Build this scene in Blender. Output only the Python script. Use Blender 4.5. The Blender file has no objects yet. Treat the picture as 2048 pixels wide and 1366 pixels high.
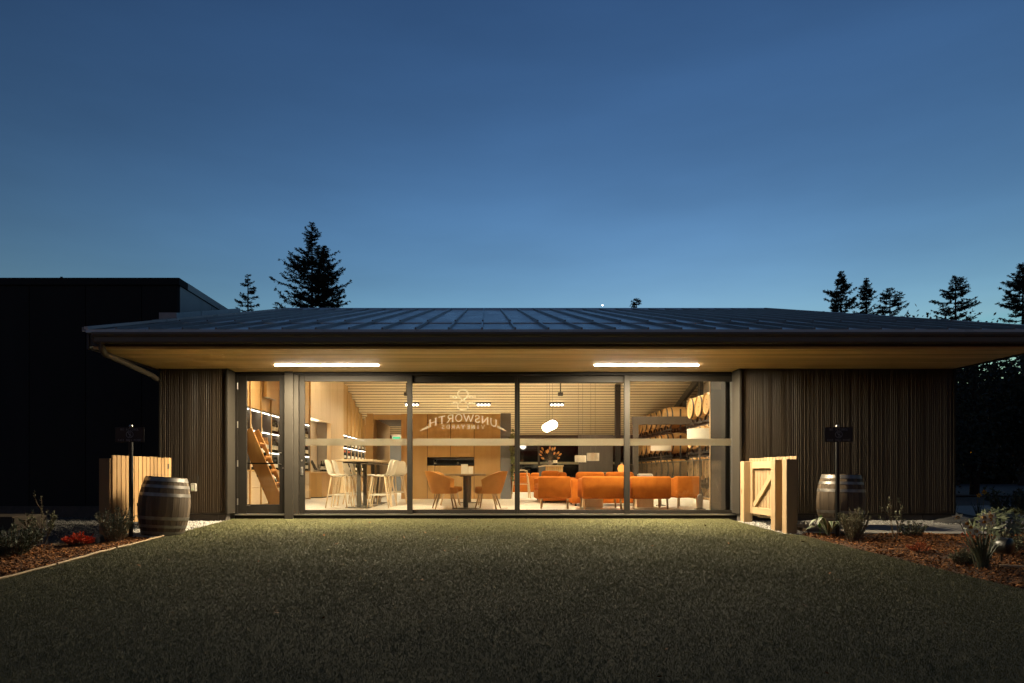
import bpy, bmesh, math, random
import numpy as np
from mathutils import Vector, Matrix
R = math.radians
random.seed(7); RNG = np.random.default_rng(11)
SC = bpy.context.scene
COL = SC.collection

# ---------------------------------------------------------------- camera
DCAM = 11.667; ZC = 0.67; FPX = 1365.33
cd = bpy.data.cameras.new('camera'); cam = bpy.data.objects.new('camera', cd); COL.objects.link(cam)
cam.location = (0, -DCAM, ZC); cam.rotation_euler = (R(90), 0, 0)
cd.lens = 24; cd.sensor_width = 36; cd.shift_x = 0.0254; cd.shift_y = 0.1299
cd.clip_start = 0.05; cd.clip_end = 6000
SC.camera = cam

# ---------------------------------------------------------------- sky (dusk, the sun is already below the horizon)
W = bpy.data.worlds.new('World'); SC.world = W; W.use_nodes = True
nt = W.node_tree; nt.nodes.clear()
sky = nt.nodes.new('ShaderNodeTexSky'); sky.sky_type = 'NISHITA'; sky.sun_disc = False
sky.sun_elevation = R(-1.0); sky.sun_rotation = R(15); sky.altitude = 60
sky.air_density = 1.0; sky.dust_density = 0.05; sky.ozone_density = 2.0
hs = nt.nodes.new('ShaderNodeGamma'); hs.inputs['Gamma'].default_value = 1.7   # steeper fall-off, as the exposure shows it
tn = nt.nodes.new('ShaderNodeVectorMath'); tn.operation = 'MULTIPLY'; tn.inputs[1].default_value = (0.80, 1.09, 0.95)
bg = nt.nodes.new('ShaderNodeBackground'); bg.inputs['Strength'].default_value = 0.125
wo = nt.nodes.new('ShaderNodeOutputWorld')
wc = nt.nodes.new('ShaderNodeTexCoord'); wm = nt.nodes.new('ShaderNodeMapping'); wm.inputs['Scale'].default_value = (1.2, 1.2, 5.0)
wn = nt.nodes.new('ShaderNodeTexNoise'); wn.inputs['Scale'].default_value = 1.6; wn.inputs['Detail'].default_value = 5
wr = nt.nodes.new('ShaderNodeMapRange'); wr.inputs['From Min'].default_value = 0.35; wr.inputs['From Max'].default_value = 0.75; wr.inputs['To Min'].default_value = 0.97; wr.inputs['To Max'].default_value = 1.10
wv = nt.nodes.new('ShaderNodeVectorMath'); wv.operation = 'SCALE'
nt.links.new(wc.outputs['Generated'], wm.inputs[0]); nt.links.new(wm.outputs[0], wn.inputs['Vector']); nt.links.new(wn.outputs['Fac'], wr.inputs['Value'])
nt.links.new(sky.outputs[0], wv.inputs[0]); nt.links.new(wr.outputs[0], wv.inputs['Scale']); nt.links.new(wv.outputs[0], hs.inputs['Color']); nt.links.new(hs.outputs[0], tn.inputs[0]); nt.links.new(tn.outputs[0], bg.inputs[0]); nt.links.new(bg.outputs[0], wo.inputs[0])

# ---------------------------------------------------------------- exposure, sampling
vs = SC.view_settings; vs.view_transform = 'Standard'; vs.look = 'None'; vs.exposure = 3; vs.gamma = 1; vs.use_curve_mapping = False
SC.render.engine = 'CYCLES'
cy = SC.cycles; cy.use_denoising = True; cy.use_adaptive_sampling = True; cy.adaptive_threshold = 0.01
cy.max_bounces = 10; cy.diffuse_bounces = 5; cy.glossy_bounces = 4; cy.transmission_bounces = 6; cy.transparent_max_bounces = 24
cy.sample_clamp_indirect = 6; cy.caustics_reflective = False; cy.caustics_refractive = False

def PX(px, Y): return (px - 972) * (Y + DCAM) / FPX
def PZ(py, Y): return ZC - (py - 949) * (Y + DCAM) / FPX
def YD(d): return d - DCAM

# ================================================================ materials
MATS = {}
def _nodes(name):
    m = bpy.data.materials.new(name); m.use_nodes = True; t = m.node_tree; t.nodes.clear()
    o = t.nodes.new('ShaderNodeOutputMaterial'); MATS[name] = m
    return m, t, o
def _ramp(t, fac, cols):
    r = t.nodes.new('ShaderNodeValToRGB'); e = r.color_ramp.elements
    while len(e) < len(cols): e.new(0.5)
    for i, (p, c) in enumerate(cols): e[i].position = p; e[i].color = (*c, 1)
    t.links.new(fac, r.inputs[0]); return r
def mat(name, c1, c2=None, rough=0.6, metal=0.0, scale=6.0, stretch=(1, 1, 1), bump=0.0, bscale=None, detail=4, rnd=0.0,
        coords='Object', spec=0.5, island=0.0, subsurf=0.0, dist=0.4, rvar=0.0):
    """procedural surface: two colours mixed by stretched noise, per-object and per-piece tone variation, fine relief"""
    m, t, o = _nodes(name); N = t.nodes.new; L = t.links.new
    b = N('ShaderNodeBsdfPrincipled'); L(b.outputs[0], o.inputs[0])
    b.inputs['Roughness'].default_value = rough; b.inputs['Metallic'].default_value = metal
    b.inputs['Specular IOR Level'].default_value = spec
    tc = N('ShaderNodeTexCoord'); mp = N('ShaderNodeMapping'); mp.inputs['Scale'].default_value = stretch
    oi = N('ShaderNodeObjectInfo')
    ad = N('ShaderNodeVectorMath'); ad.operation = 'ADD'
    ml = N('ShaderNodeVectorMath'); ml.operation = 'SCALE'; ml.inputs['Scale'].default_value = 37.0
    cmb = N('ShaderNodeCombineXYZ')
    for i in range(3): L(oi.outputs['Random'], cmb.inputs[i])
    L(cmb.outputs[0], ml.inputs[0]); L(tc.outputs[coords], ad.inputs[0]); L(ml.outputs[0], ad.inputs[1])
    L(ad.outputs[0], mp.inputs[0])
    nz = N('ShaderNodeTexNoise'); nz.inputs['Scale'].default_value = scale; nz.inputs['Detail'].default_value = detail
    nz.inputs['Distortion'].default_value = dist
    L(mp.outputs[0], nz.inputs['Vector'])
    c2 = c2 or tuple(v * 0.8 for v in c1)
    rp = _ramp(t, nz.outputs['Fac'], [(0.3, c1), (0.7, c2)])
    out = rp.outputs[0]
    def tone(out, src, amt):
        mr = N('ShaderNodeMapRange'); mr.inputs['To Min'].default_value = 1 - amt; mr.inputs['To Max'].default_value = 1 + amt
        L(src, mr.inputs['Value'])
        v = N('ShaderNodeVectorMath'); v.operation = 'SCALE'; L(out, v.inputs[0]); L(mr.outputs[0], v.inputs['Scale'])
        return v.outputs[0]
    if rnd: out = tone(out, oi.outputs['Random'], rnd)
    if island:
        g = N('ShaderNodeNewGeometry'); out = tone(out, g.outputs['Random Per Island'], island)
    L(out, b.inputs['Base Color'])
    if rvar:
        mr = N('ShaderNodeMapRange'); mr.inputs['To Min'].default_value = max(0.02, rough - rvar); mr.inputs['To Max'].default_value = min(1, rough + rvar)
        L(nz.outputs['Fac'], mr.inputs['Value']); L(mr.outputs[0], b.inputs['Roughness'])
    if bump:
        bn = N('ShaderNodeTexNoise'); bn.inputs['Scale'].default_value = bscale or scale * 4; bn.inputs['Detail'].default_value = 5
        L(mp.outputs[0], bn.inputs['Vector'])
        bp = N('ShaderNodeBump'); bp.inputs['Strength'].default_value = bump; bp.inputs['Distance'].default_value = 0.01
        L(bn.outputs['Fac'], bp.inputs['Height']); L(bp.outputs[0], b.inputs['Normal'])
    return m
def emit(name, col, strength):
    m, t, o = _nodes(name); e = t.nodes.new('ShaderNodeEmission'); e.inputs[0].default_value = (*col, 1); e.inputs[1].default_value = strength
    t.links.new(e.outputs[0], o.inputs[0]); return m
def wood(name, c1, c2, axis='z', rough=0.55, scale=5, rnd=0.12, bump=0.15, spec=0.35, knots=False):
    s = {'x': (0.08, 1, 1), 'y': (1, 0.08, 1), 'z': (1, 1, 0.08)}[axis]
    m = mat(name, c1, c2, rough=rough, scale=scale, stretch=s, rnd=rnd, bump=bump, bscale=scale * 6, detail=6, dist=1.0, spec=spec)
    if knots:
        t = m.node_tree; N = t.nodes.new; L = t.links.new
        b = next(n for n in t.nodes if n.type == 'BSDF_PRINCIPLED'); src = b.inputs['Base Color'].links[0].from_socket
        mp = next(n for n in t.nodes if n.type == 'MAPPING')
        v = N('ShaderNodeTexVoronoi'); v.inputs['Scale'].default_value = 3.2
        mp2 = N('ShaderNodeMapping'); mp2.inputs['Scale'].default_value = {'x': (.55, 1, 1), 'y': (1, .55, 1), 'z': (1, 1, .55)}[axis]
        L(mp.inputs[0].links[0].from_socket, mp2.inputs[0]); L(mp2.outputs[0], v.inputs['Vector'])
        rp = _ramp(t, v.outputs['Distance'], [(0.03, (0.22, 0.12, 0.06)), (0.11, (1, 1, 1))])
        mx = N('ShaderNodeMix'); mx.data_type = 'RGBA'; mx.blend_type = 'MULTIPLY'; mx.inputs[0].default_value = 0.8
        L(src, mx.inputs[6]); L(rp.outputs[0], mx.inputs[7]); L(mx.outputs[2], b.inputs['Base Color'])
    return m
def glass(name, tint=(0.95, 0.96, 0.95), ior=1.5, rough=0.0):
    m, t, o = _nodes(name); N = t.nodes.new; L = t.links.new
    tr = N('ShaderNodeBsdfTransparent'); tr.inputs[0].default_value = (*tint, 1)
    gl = N('ShaderNodeBsdfGlossy'); gl.inputs['Roughness'].default_value = rough
    fr = N('ShaderNodeFresnel'); fr.inputs[0].default_value = ior
    mx = N('ShaderNodeMixShader'); L(fr.outputs[0], mx.inputs[0]); L(tr.outputs[0], mx.inputs[1]); L(gl.outputs[0], mx.inputs[2])
    L(mx.outputs[0], o.inputs[0]); return m
def film(name, col, alpha=0.8):
    m, t, o = _nodes(name); N = t.nodes.new; L = t.links.new
    tr = N('ShaderNodeBsdfTransparent'); df = N('ShaderNodeBsdfDiffuse'); tl = N('ShaderNodeBsdfTranslucent')
    df.inputs[0].default_value = (*col, 1); tl.inputs[0].default_value = (*col, 1)
    a = N('ShaderNodeMixShader'); a.inputs[0].default_value = 0.5; L(df.outputs[0], a.inputs[1]); L(tl.outputs[0], a.inputs[2])
    b = N('ShaderNodeMixShader'); b.inputs[0].default_value = alpha; L(tr.outputs[0], b.inputs[1]); L(a.outputs[0], b.inputs[2])
    L(b.outputs[0], o.inputs[0]); return m

WARM = (1.0, 0.84, 0.57)
mat('bronze', (0.013, 0.0105, 0.008), (0.017, 0.014, 0.0105), rough=0.6, scale=3, rvar=0.1, spec=0.2)
mat('bronze_mid', (0.013, 0.0105, 0.0075), (0.017, 0.0138, 0.010), rough=0.6, scale=3, spec=0.2)
mat('bronze_light', (0.028, 0.0235, 0.018), (0.034, 0.029, 0.022), rough=0.6, scale=3, spec=0.2)
mat('cladding', (0.046, 0.033, 0.020), (0.053, 0.038, 0.023), rough=0.5, scale=2, stretch=(3, 1, .3), island=0.06, spec=0.3)
mat('plinth', (0.07, 0.06, 0.05), (0.10, 0.085, 0.07), rough=0.9, scale=12, bump=0.4)
mat('roof_seam', (0.20, 0.19, 0.18), (0.26, 0.25, 0.24), rough=0.3, metal=0.1, scale=4)  # darker than the sheets: shade of the seam sides put into the colour
mat('roof_metal', (0.56, 0.51, 0.45), (0.66, 0.61, 0.55), rough=0.30, metal=0.1, scale=2.5, stretch=(1, .4, 1), rnd=0.13, rvar=0.14, bump=0.03, bscale=4)
mat('fascia_metal', (0.035, 0.033, 0.031), (0.045, 0.042, 0.038), rough=0.5, scale=3)
mat('gutter_metal', (0.10, 0.085, 0.065), (0.12, 0.10, 0.078), rough=0.35, scale=3)
mat('soffit_wood', (0.84, 0.59, 0.28), (0.62, 0.40, 0.165), rough=0.55, scale=7, stretch=(.08, 1, 1), bump=0.15, bscale=40, detail=6, dist=1.0, spec=0.35, island=0.20)
wood('slat_wood', (0.84, 0.72, 0.52), (0.78, 0.65, 0.44), 'x', rough=0.6, scale=6, rnd=0.07)
wood('panel_wood', (0.53, 0.335, 0.14), (0.46, 0.275, 0.105), 'z', rough=0.5, scale=5, rnd=0.08)
wood('fin_wood', (0.56, 0.36, 0.16), (0.48, 0.30, 0.12), 'z', rough=0.5, scale=5, rnd=0.07)
wood('pale_wood', (0.72, 0.56, 0.36), (0.62, 0.46, 0.28), 'z', rough=0.5, scale=6, rnd=0.08)
wood('cedar', (0.42, 0.26, 0.115), (0.30, 0.17, 0.066), 'z', rough=0.7, scale=6, rnd=0.28, bump=0.3, knots=True)
wood('cedar_pale', (0.36, 0.25, 0.135), (0.28, 0.185, 0.095), 'z', rough=0.75, scale=6, rnd=0.16, bump=0.3, knots=True)
wood('cedar_y', (0.39, 0.28, 0.155), (0.32, 0.22, 0.115), 'y', rough=0.75, scale=6, rnd=0.12, bump=0.3)
wood('knotty_pine', (0.58, 0.29, 0.085), (0.46, 0.21, 0.055), 'z', rough=0.5, scale=5, rnd=0.08, knots=True)
wood('table_wood', (0.44, 0.32, 0.19), (0.36, 0.25, 0.14), 'y', rough=0.45, scale=6)
wood('leg_wood', (0.46, 0.32, 0.18), (0.38, 0.25, 0.13), 'z', rough=0.5, scale=8)
wood('old_oak', (0.145, 0.104, 0.066), (0.060, 0.042, 0.028), 'z', rough=0.8, scale=9, rnd=0.42, bump=0.4)
wood('new_oak', (0.56, 0.33, 0.13), (0.46, 0.25, 0.09), 'x', rough=0.55, scale=6, rnd=0.12)
wood('oak_head', (0.56, 0.36, 0.165), (0.48, 0.295, 0.125), 'z', rough=0.55, scale=7, rnd=0.08)
wood('dark_wood', (0.06, 0.045, 0.032), (0.04, 0.03, 0.022), 'z', rough=0.8, scale=6)
wood('path_wood', (0.22, 0.16, 0.10), (0.16, 0.12, 0.08), 'x', rough=0.8, scale=6)
mat('hoop_steel', (0.30, 0.28, 0.25), (0.20, 0.18, 0.16), rough=0.45, metal=0.75, scale=14, rvar=0.15)
mat('hoop_black', (0.03, 0.027, 0.024), (0.04, 0.036, 0.03), rough=0.4, scale=9)
mat('rack_steel', (0.025, 0.023, 0.02), (0.04, 0.035, 0.03), rough=0.4, scale=9)
mat('black_panel', (0.016, 0.017, 0.016), (0.021, 0.022, 0.021), rough=0.75, scale=2, stretch=(1, 1, .3), rnd=0.1, spec=0.25)
mat('grey_panel', (0.16, 0.17, 0.18), (0.20, 0.21, 0.22), rough=0.45, metal=0.4, scale=1.5, rnd=0.06)
mat('flashing', (0.20, 0.21, 0.23), (0.26, 0.27, 0.29), rough=0.35, metal=0.6, scale=4)
mat('floor_tile', (0.74, 0.69, 0.59), (0.68, 0.63, 0.53), rough=0.38, scale=2.5, bump=0.02, rvar=0.08)
mat('plaster', (0.72, 0.66, 0.55), (0.68, 0.62, 0.51), rough=0.8, scale=3)
mat('taupe_dark', (0.10, 0.086, 0.070), (0.125, 0.107, 0.088), rough=0.6, scale=3)
mat('taupe', (0.22, 0.19, 0.15), (0.26, 0.22, 0.18), rough=0.7, scale=3)
mat('cabinet', (0.58, 0.47, 0.33), (0.54, 0.43, 0.30), rough=0.5, scale=3, rnd=0.05)
mat('charcoal', (0.05, 0.047, 0.043), (0.065, 0.06, 0.055), rough=0.6, scale=4)
mat('dark_brown_wall', (0.045, 0.034, 0.024), (0.06, 0.046, 0.033), rough=0.6, scale=3, stretch=(4, 4, .4))
mat('night_glass', (0.004, 0.005, 0.006), (0.006, 0.007, 0.008), rough=0.03, scale=1, spec=0.7)
mat('orange_fabric', (0.54, 0.160, 0.018), (0.42, 0.115, 0.012), rough=0.9, scale=7, bump=0.25, bscale=260, rnd=0.08, spec=0.2)
mat('tan_leather', (0.50, 0.21, 0.04), (0.42, 0.165, 0.028), rough=0.55, scale=5, bump=0.12, bscale=120, spec=0.35)
mat('white_shell', (0.70, 0.64, 0.52), (0.66, 0.60, 0.48), rough=0.45, scale=4)
mat('seat_pad', (0.13, 0.11, 0.09), (0.17, 0.145, 0.12), rough=0.9, scale=20)
mat('table_metal', (0.10, 0.085, 0.065), (0.13, 0.11, 0.085), rough=0.4, metal=0.5, scale=5)
mat('bottle_glass', (0.012, 0.016, 0.010), (0.02, 0.022, 0.014), rough=0.12, scale=3, rnd=0.4, spec=0.6)
mat('bottle_amber', (0.42, 0.20, 0.06), (0.34, 0.15, 0.04), rough=0.15, scale=3, rnd=0.3, spec=0.6)
mat('bottle_label', (0.72, 0.68, 0.58), (0.62, 0.58, 0.50), rough=0.7, scale=25, rnd=0.15)
mat('capsule_red', (0.75, 0.12, 0.02), (0.65, 0.09, 0.015), rough=0.4, rnd=0.3)
mat('paper', (0.78, 0.74, 0.64), (0.72, 0.68, 0.58), rough=0.9, scale=8)
mat('ink', (0.02, 0.02, 0.02), rough=0.8)
mat('white_plastic', (0.40, 0.37, 0.31), (0.34, 0.31, 0.26), rough=0.4, scale=9)
mat('steel', (0.45, 0.42, 0.37), (0.38, 0.35, 0.31), rough=0.32, metal=0.9, scale=8)
mat('black_paint', (0.008, 0.008, 0.008), (0.012, 0.012, 0.012), rough=0.35, scale=5)
mat('sign_ink', (0.20, 0.20, 0.20), (0.26, 0.26, 0.26), rough=0.6)
mat('shade_fabric', (0.78, 0.74, 0.64), (0.74, 0.70, 0.60), rough=0.9, scale=40)
mat('concrete', (0.36, 0.33, 0.29), (0.29, 0.27, 0.24), rough=0.9, scale=6, bump=0.3, bscale=70)
mat('gravel_ground', (0.11, 0.10, 0.09), (0.075, 0.068, 0.06), rough=0.95, scale=30, bump=0.8, bscale=110)
mat('pebble_dark', (0.13, 0.125, 0.115), (0.09, 0.085, 0.078), rough=0.9, scale=12, island=0.5)
mat('pebble', (0.42, 0.40, 0.36), (0.30, 0.28, 0.25), rough=0.85, scale=12, island=0.45)
mat('mulch_ground', (0.085, 0.033, 0.009), (0.04, 0.016, 0.0045), rough=1.0, scale=35, bump=1.0, bscale=90)
mat('mulch_chip', (0.29, 0.108, 0.020), (0.11, 0.040, 0.008), rough=0.9, scale=18, island=0.85)
mat('turf_ground', (0.050, 0.049, 0.020), (0.040, 0.040, 0.017), rough=1.0, scale=9, bump=0.2, bscale=180)
mat('turf_blade', (0.136, 0.129, 0.051), (0.106, 0.101, 0.041), rough=0.85, scale=1.1, island=0.22, spec=0.25, detail=6)
mat('edging', (0.42, 0.30, 0.17), (0.30, 0.21, 0.12), rough=0.8, scale=15)
mat('rock', (0.10, 0.095, 0.09), (0.06, 0.056, 0.052), rough=0.9, scale=7, bump=0.6)
mat('tarmac', (0.06, 0.06, 0.06), (0.045, 0.045, 0.045), rough=0.9, scale=9, bump=0.3)
mat('soil', (0.035, 0.032, 0.022), (0.025, 0.024, 0.017), rough=1.0, scale=2, bump=0.5)
mat('conifer_needles', (0.022, 0.032, 0.018), (0.032, 0.044, 0.022), rough=0.8, scale=1.5, island=0.3)
mat('tree_bark', (0.05, 0.038, 0.028), (0.035, 0.026, 0.02), rough=0.95, scale=9, bump=0.4)
mat('broad_leaf', (0.028, 0.036, 0.018), (0.04, 0.05, 0.024), rough=0.65, scale=2, island=0.35)
mat('grey_leaf', (0.20, 0.20, 0.115), (0.14, 0.145, 0.08), rough=0.7, scale=9, island=0.4)
mat('dark_leaf', (0.08, 0.10, 0.055), (0.055, 0.072, 0.045), rough=0.65, scale=9, island=0.4)
mat('fresh_leaf', (0.15, 0.42, 0.04), (0.12, 0.34, 0.03), rough=0.5, scale=9)
mat('hosta_leaf', (0.10, 0.15, 0.06), (0.08, 0.12, 0.05), rough=0.45, scale=9, island=0.2)
mat('hosta_edge', (0.50, 0.48, 0.36), (0.42, 0.40, 0.28), rough=0.5, scale=9)
mat('rhodo_leaf', (0.13, 0.15, 0.08), (0.09, 0.11, 0.055), rough=0.45, scale=6, island=0.3)
mat('vine_leaf', (0.16, 0.19, 0.06), (0.08, 0.10, 0.03), rough=0.5, scale=6, island=0.35)
mat('twig', (0.16, 0.11, 0.065), (0.11, 0.075, 0.045), rough=0.9, scale=14)
mat('heather_red', (0.70, 0.085, 0.018), (0.50, 0.05, 0.012), rough=0.7, scale=20, island=0.65)
mat('heather_orange', (0.66, 0.18, 0.05), (0.5, 0.12, 0.035), rough=0.7, scale=20, island=0.4)
mat('petal', (0.86, 0.80, 0.55), (0.80, 0.72, 0.45), rough=0.6, scale=20, island=0.15)
mat('petal_yellow', (0.60, 0.36, 0.05), (0.52, 0.30, 0.04), rough=0.6, scale=20)
mat('trumpet', (0.62, 0.30, 0.03), (0.52, 0.24, 0.02), rough=0.6, scale=20)
mat('protea', (0.60, 0.26, 0.06), (0.46, 0.18, 0.04), rough=0.7, scale=12, island=0.3)
mat('green_sign', (0.02, 0.35, 0.14), rough=0.5)
mat('cushion_grey', (0.55, 0.54, 0.50), (0.48, 0.47, 0.44), rough=0.95, scale=30, bump=0.2)
mat('firebox', (0.02, 0.016, 0.012), rough=0.6)
def soft_normals(name, up):
    """dense turf: blades shade mostly as the surface they make up"""
    t = MATS[name].node_tree; b = next(n for n in t.nodes if n.type == 'BSDF_PRINCIPLED')
    g = t.nodes.new('ShaderNodeNewGeometry'); a = t.nodes.new('ShaderNodeVectorMath'); a.operation = 'SCALE'; a.inputs['Scale'].default_value = 1 - up
    c = t.nodes.new('ShaderNodeVectorMath'); c.operation = 'ADD'; c.inputs[1].default_value = (0, 0, up)
    d = t.nodes.new('ShaderNodeVectorMath'); d.operation = 'NORMALIZE'
    t.links.new(g.outputs['Normal'], a.inputs[0]); t.links.new(a.outputs[0], c.inputs[0]); t.links.new(c.outputs[0], d.inputs[0]); t.links.new(d.outputs[0], b.inputs['Normal'])
soft_normals('turf_blade', 0.6)
glass('pane_glass'); glass('clear_glass', (0.9, 0.92, 0.9))
film('frost_film', (0.66, 0.615, 0.50), 0.76); film('vinyl_print', (0.80, 0.75, 0.60), 0.80); mat('wall_black', (0.010, 0.009, 0.008), (0.013, 0.012, 0.010), rough=0.7)
# ================================================================ building helpers
class MB:
    def __init__(s): s.v = []; s.f = []
    def add(s, vs, fs):
        o = len(s.v); s.v += [tuple(v) for v in vs]; s.f += [tuple(i + o for i in f) for f in fs]; return s
    def box(s, x0, x1, y0, y1, z0, z1, M=None):
        vs = [(x, y, z) for z in (z0, z1) for y in (y0, y1) for x in (x0, x1)]
        if M is not None: vs = [M @ Vector(v) for v in vs]
        return s.add(vs, [(0, 2, 3, 1), (4, 5, 7, 6), (0, 1, 5, 4), (2, 6, 7, 3), (0, 4, 6, 2), (1, 3, 7, 5)])
    def quad(s, a, b, c, d): return s.add([a, b, c, d], [(0, 1, 2, 3)])
    def prism(s, poly, h, axis='x', o=0.0):
        """poly of 2-D points extruded along axis from o to o+h; for x: (y,z), y: (x,z), z: (x,y)"""
        def p(a, b, t): return {'x': (t, a, b), 'y': (a, t, b), 'z': (a, b, t)}[axis]
        n = len(poly); vs = [p(a, b, o) for a, b in poly] + [p(a, b, o + h) for a, b in poly]
        fs = [tuple(range(n - 1, -1, -1)), tuple(range(n, 2 * n))] + [(i, (i + 1) % n, n + (i + 1) % n, n + i) for i in range(n)]
        return s.add(vs, fs)
    def tube(s, pts, r, n=8, cap=True):
        pts = [Vector(p) for p in pts]; rs = r if isinstance(r, (list, tuple)) else [r] * len(pts)
        vs = []; k = len(pts)
        for i, p in enumerate(pts):
            t = (pts[min(i + 1, k - 1)] - pts[max(i - 1, 0)]).normalized()
            u = t.cross(Vector((0, 0, 1)) if abs(t.z) < 0.95 else Vector((1, 0, 0))).normalized(); w = t.cross(u)
            for j in range(n):
                a = 2 * math.pi * j / n; vs.append(p + rs[i] * (math.cos(a) * u + math.sin(a) * w))
        fs = [(i * n + j, i * n + (j + 1) % n, (i + 1) * n + (j + 1) % n, (i + 1) * n + j) for i in range(k - 1) for j in range(n)]
        if cap: fs += [tuple(range(n - 1, -1, -1)), tuple(range((k - 1) * n, k * n))]
        return s.add(vs, fs)
    def lathe(s, prof, n=24, axis='z', c=(0, 0, 0), a0=0.0, a1=2 * math.pi, close=True):
        """profile of (radius, height) turned round axis"""
        vs = []; full = abs(a1 - a0 - 2 * math.pi) < 1e-6; m = n if full else n + 1
        for r, h in prof:
            for j in range(m):
                a = a0 + (a1 - a0) * j / n; p, q = r * math.cos(a), r * math.sin(a)
                v = {'z': (p, q, h), 'x': (h, p, q), 'y': (p, h, q)}[axis]
                vs.append((v[0] + c[0], v[1] + c[1], v[2] + c[2]))
        fs = [(i * m + j, i * m + (j + 1) % m, (i + 1) * m + (j + 1) % m, (i + 1) * m + j) for i in range(len(prof) - 1) for j in range(n)]
        if close and full:
            fs += [tuple(range(m - 1, -1, -1)), tuple(range((len(prof) - 1) * m, len(prof) * m))]
        return s.add(vs, fs)
    def mesh(s, name, bev=0.0, seg=1, smooth=False):
        me = bpy.data.meshes.new(name); me.from_pydata(s.v, [], s.f); me.validate()
        bm = bmesh.new(); bm.from_mesh(me)
        bmesh.ops.recalc_face_normals(bm, faces=bm.faces)
        if bev:
            ed = [e for e in bm.edges if len(e.link_faces) == 2 and e.calc_face_angle(0) > 0.6]
            bmesh.ops.bevel(bm, geom=ed, offset=bev, segments=seg, affect='EDGES', profile=0.5, clamp_overlap=True)
        bm.to_mesh(me); bm.free()
        if smooth:
            me.polygons.foreach_set('use_smooth', [True] * len(me.polygons))
            try: me.set_sharp_from_angle(angle=R(50))
            except Exception: pass
        return me
    def build(s, name, material, parent=None, loc=(0, 0, 0), rot=(0, 0, 0), bev=0.0, seg=1, smooth=False):
        return place(s.mesh(name, bev, seg, smooth), name, material, parent, loc, rot)
def place(me, name, material, parent=None, loc=(0, 0, 0), rot=(0, 0, 0)):
    if material and not len(me.materials): me.materials.append(MATS[material])
    o = bpy.data.objects.new(name, me); COL.objects.link(o); o.location = loc; o.rotation_euler = rot
    if parent: o.parent = parent
    return o
def rawmesh(name, verts, faces_flat, nper, material, smooth=False):
    """mesh from numpy arrays; every face has nper corners"""
    me = bpy.data.meshes.new(name); nv = len(verts); nf = len(faces_flat) // nper
    me.vertices.add(nv); me.vertices.foreach_set('co', np.asarray(verts, np.float32).ravel())
    me.loops.add(nf * nper); me.loops.foreach_set('vertex_index', np.asarray(faces_flat, np.int32))
    me.polygons.add(nf); me.polygons.foreach_set('loop_start', np.arange(0, nf * nper, nper, dtype=np.int32))
    me.polygons.foreach_set('loop_total', np.full(nf, nper, np.int32))
    if smooth: me.polygons.foreach_set('use_smooth', np.ones(nf, bool))
    me.update(); me.validate(); me.materials.append(MATS[material]); return me
def tag(o, label, cat, group=None, kind=None):
    o['label'] = label; o['category'] = cat
    if group: o['group'] = group
    if kind: o['kind'] = kind
    return o
def struct(o): o['kind'] = 'structure'; return o
def stuff(o, label=None):
    o['kind'] = 'stuff'
    if label: o['label'] = label
    return o
def thing(name, label, cat, loc=(0, 0, 0), rz=0.0, group=None, rot=None):
    o = bpy.data.objects.new(name, None); COL.objects.link(o); o.location = loc; o.rotation_euler = rot or (0, 0, rz)
    o.empty_display_size = 0.1
    return tag(o, label, cat, group)
def dup(root, loc, rz=0.0, label=None, group=None, rot=None, scale=None):
    r = root.copy(); COL.objects.link(r); r.location = loc; r.rotation_euler = rot or (0, 0, rz)
    if scale: r.scale = scale
    if label: r['label'] = label
    if group: r['group'] = group
    for ch in list(root.children):
        c = ch.copy(); COL.objects.link(c); c.parent = r
        for g in list(ch.children):
            d = g.copy(); COL.objects.link(d); d.parent = c
    return r
ORD = ['first', 'second', 'third', 'fourth', 'fifth', 'sixth', 'seventh', 'eighth', 'ninth', 'tenth', 'eleventh', 'twelfth']
def lerp(a, b, t): return a + (b - a) * t
def area(name, parent, loc, size, power, col=WARM, rot=(0, 0, 0), spread=180):
    l = bpy.data.lights.new(name, 'AREA'); l.shape = 'RECTANGLE'; l.size, l.size_y = size; l.energy = power; l.color = col; l.spread = R(spread)
    o = bpy.data.objects.new(name, l); COL.objects.link(o); o.location = loc; o.rotation_euler = rot
    if parent: o.parent = parent
    return o
def point(name, parent, loc, power, rad=0.1, col=WARM):
    l = bpy.data.lights.new(name, 'POINT'); l.energy = power; l.color = col; l.shadow_soft_size = rad
    o = bpy.data.objects.new(name, l); COL.objects.link(o); o.location = loc
    if parent: o.parent = parent
    return o
def lawn_z(Y): return -0.085 + 0.033 * min(Y, 0)
# ================================================================ the ground
m = MB(); ys = [-900, -16, 0, 900]
for a, b in zip(ys, ys[1:]):
    za, zb = lawn_z(max(a, -16)) - 0.03, lawn_z(max(b, -16)) - 0.03
    m.quad((-900, a, za), (900, a, za), (900, b, zb), (-900, b, zb))
struct(m.build('ground', 'gravel_ground'))
def sheet(name, pts, material, dz):
    return struct(MB().add([(x, y, lawn_z(max(y, -16)) + dz) for x, y in pts], [tuple(range(len(pts)))]).build(name, material))
LAWN_L = [(-4.33, -0.42), (-4.33, -14)]
LAWN_R = [(4.62, -14), (4.45, -6), (4.30, -2.32), (4.15, -2.2), (4.12, -0.42)]
def lawn_left(y): return -4.33 + 0.012 * math.sin(y * 2.1) + 0.008 * math.sin(y * 5.3)
def lawn_right(y):
    ks = [(-14, 4.62), (-6, 4.45), (-2.32, 4.30), (-2.2, 4.15), (-0.42, 4.12), (0.5, 4.12)]
    for (a, xa), (b, xb) in zip(ks, ks[1:]):
        if y <= b: return lerp(xa, xb, (y - a) / (b - a))
    return 4.12
sheet('lawn', LAWN_L + LAWN_R + [(4.12, -0.075), (-4.25, -0.075), (-4.25, -0.42)], 'turf_ground', 0.0)
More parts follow.
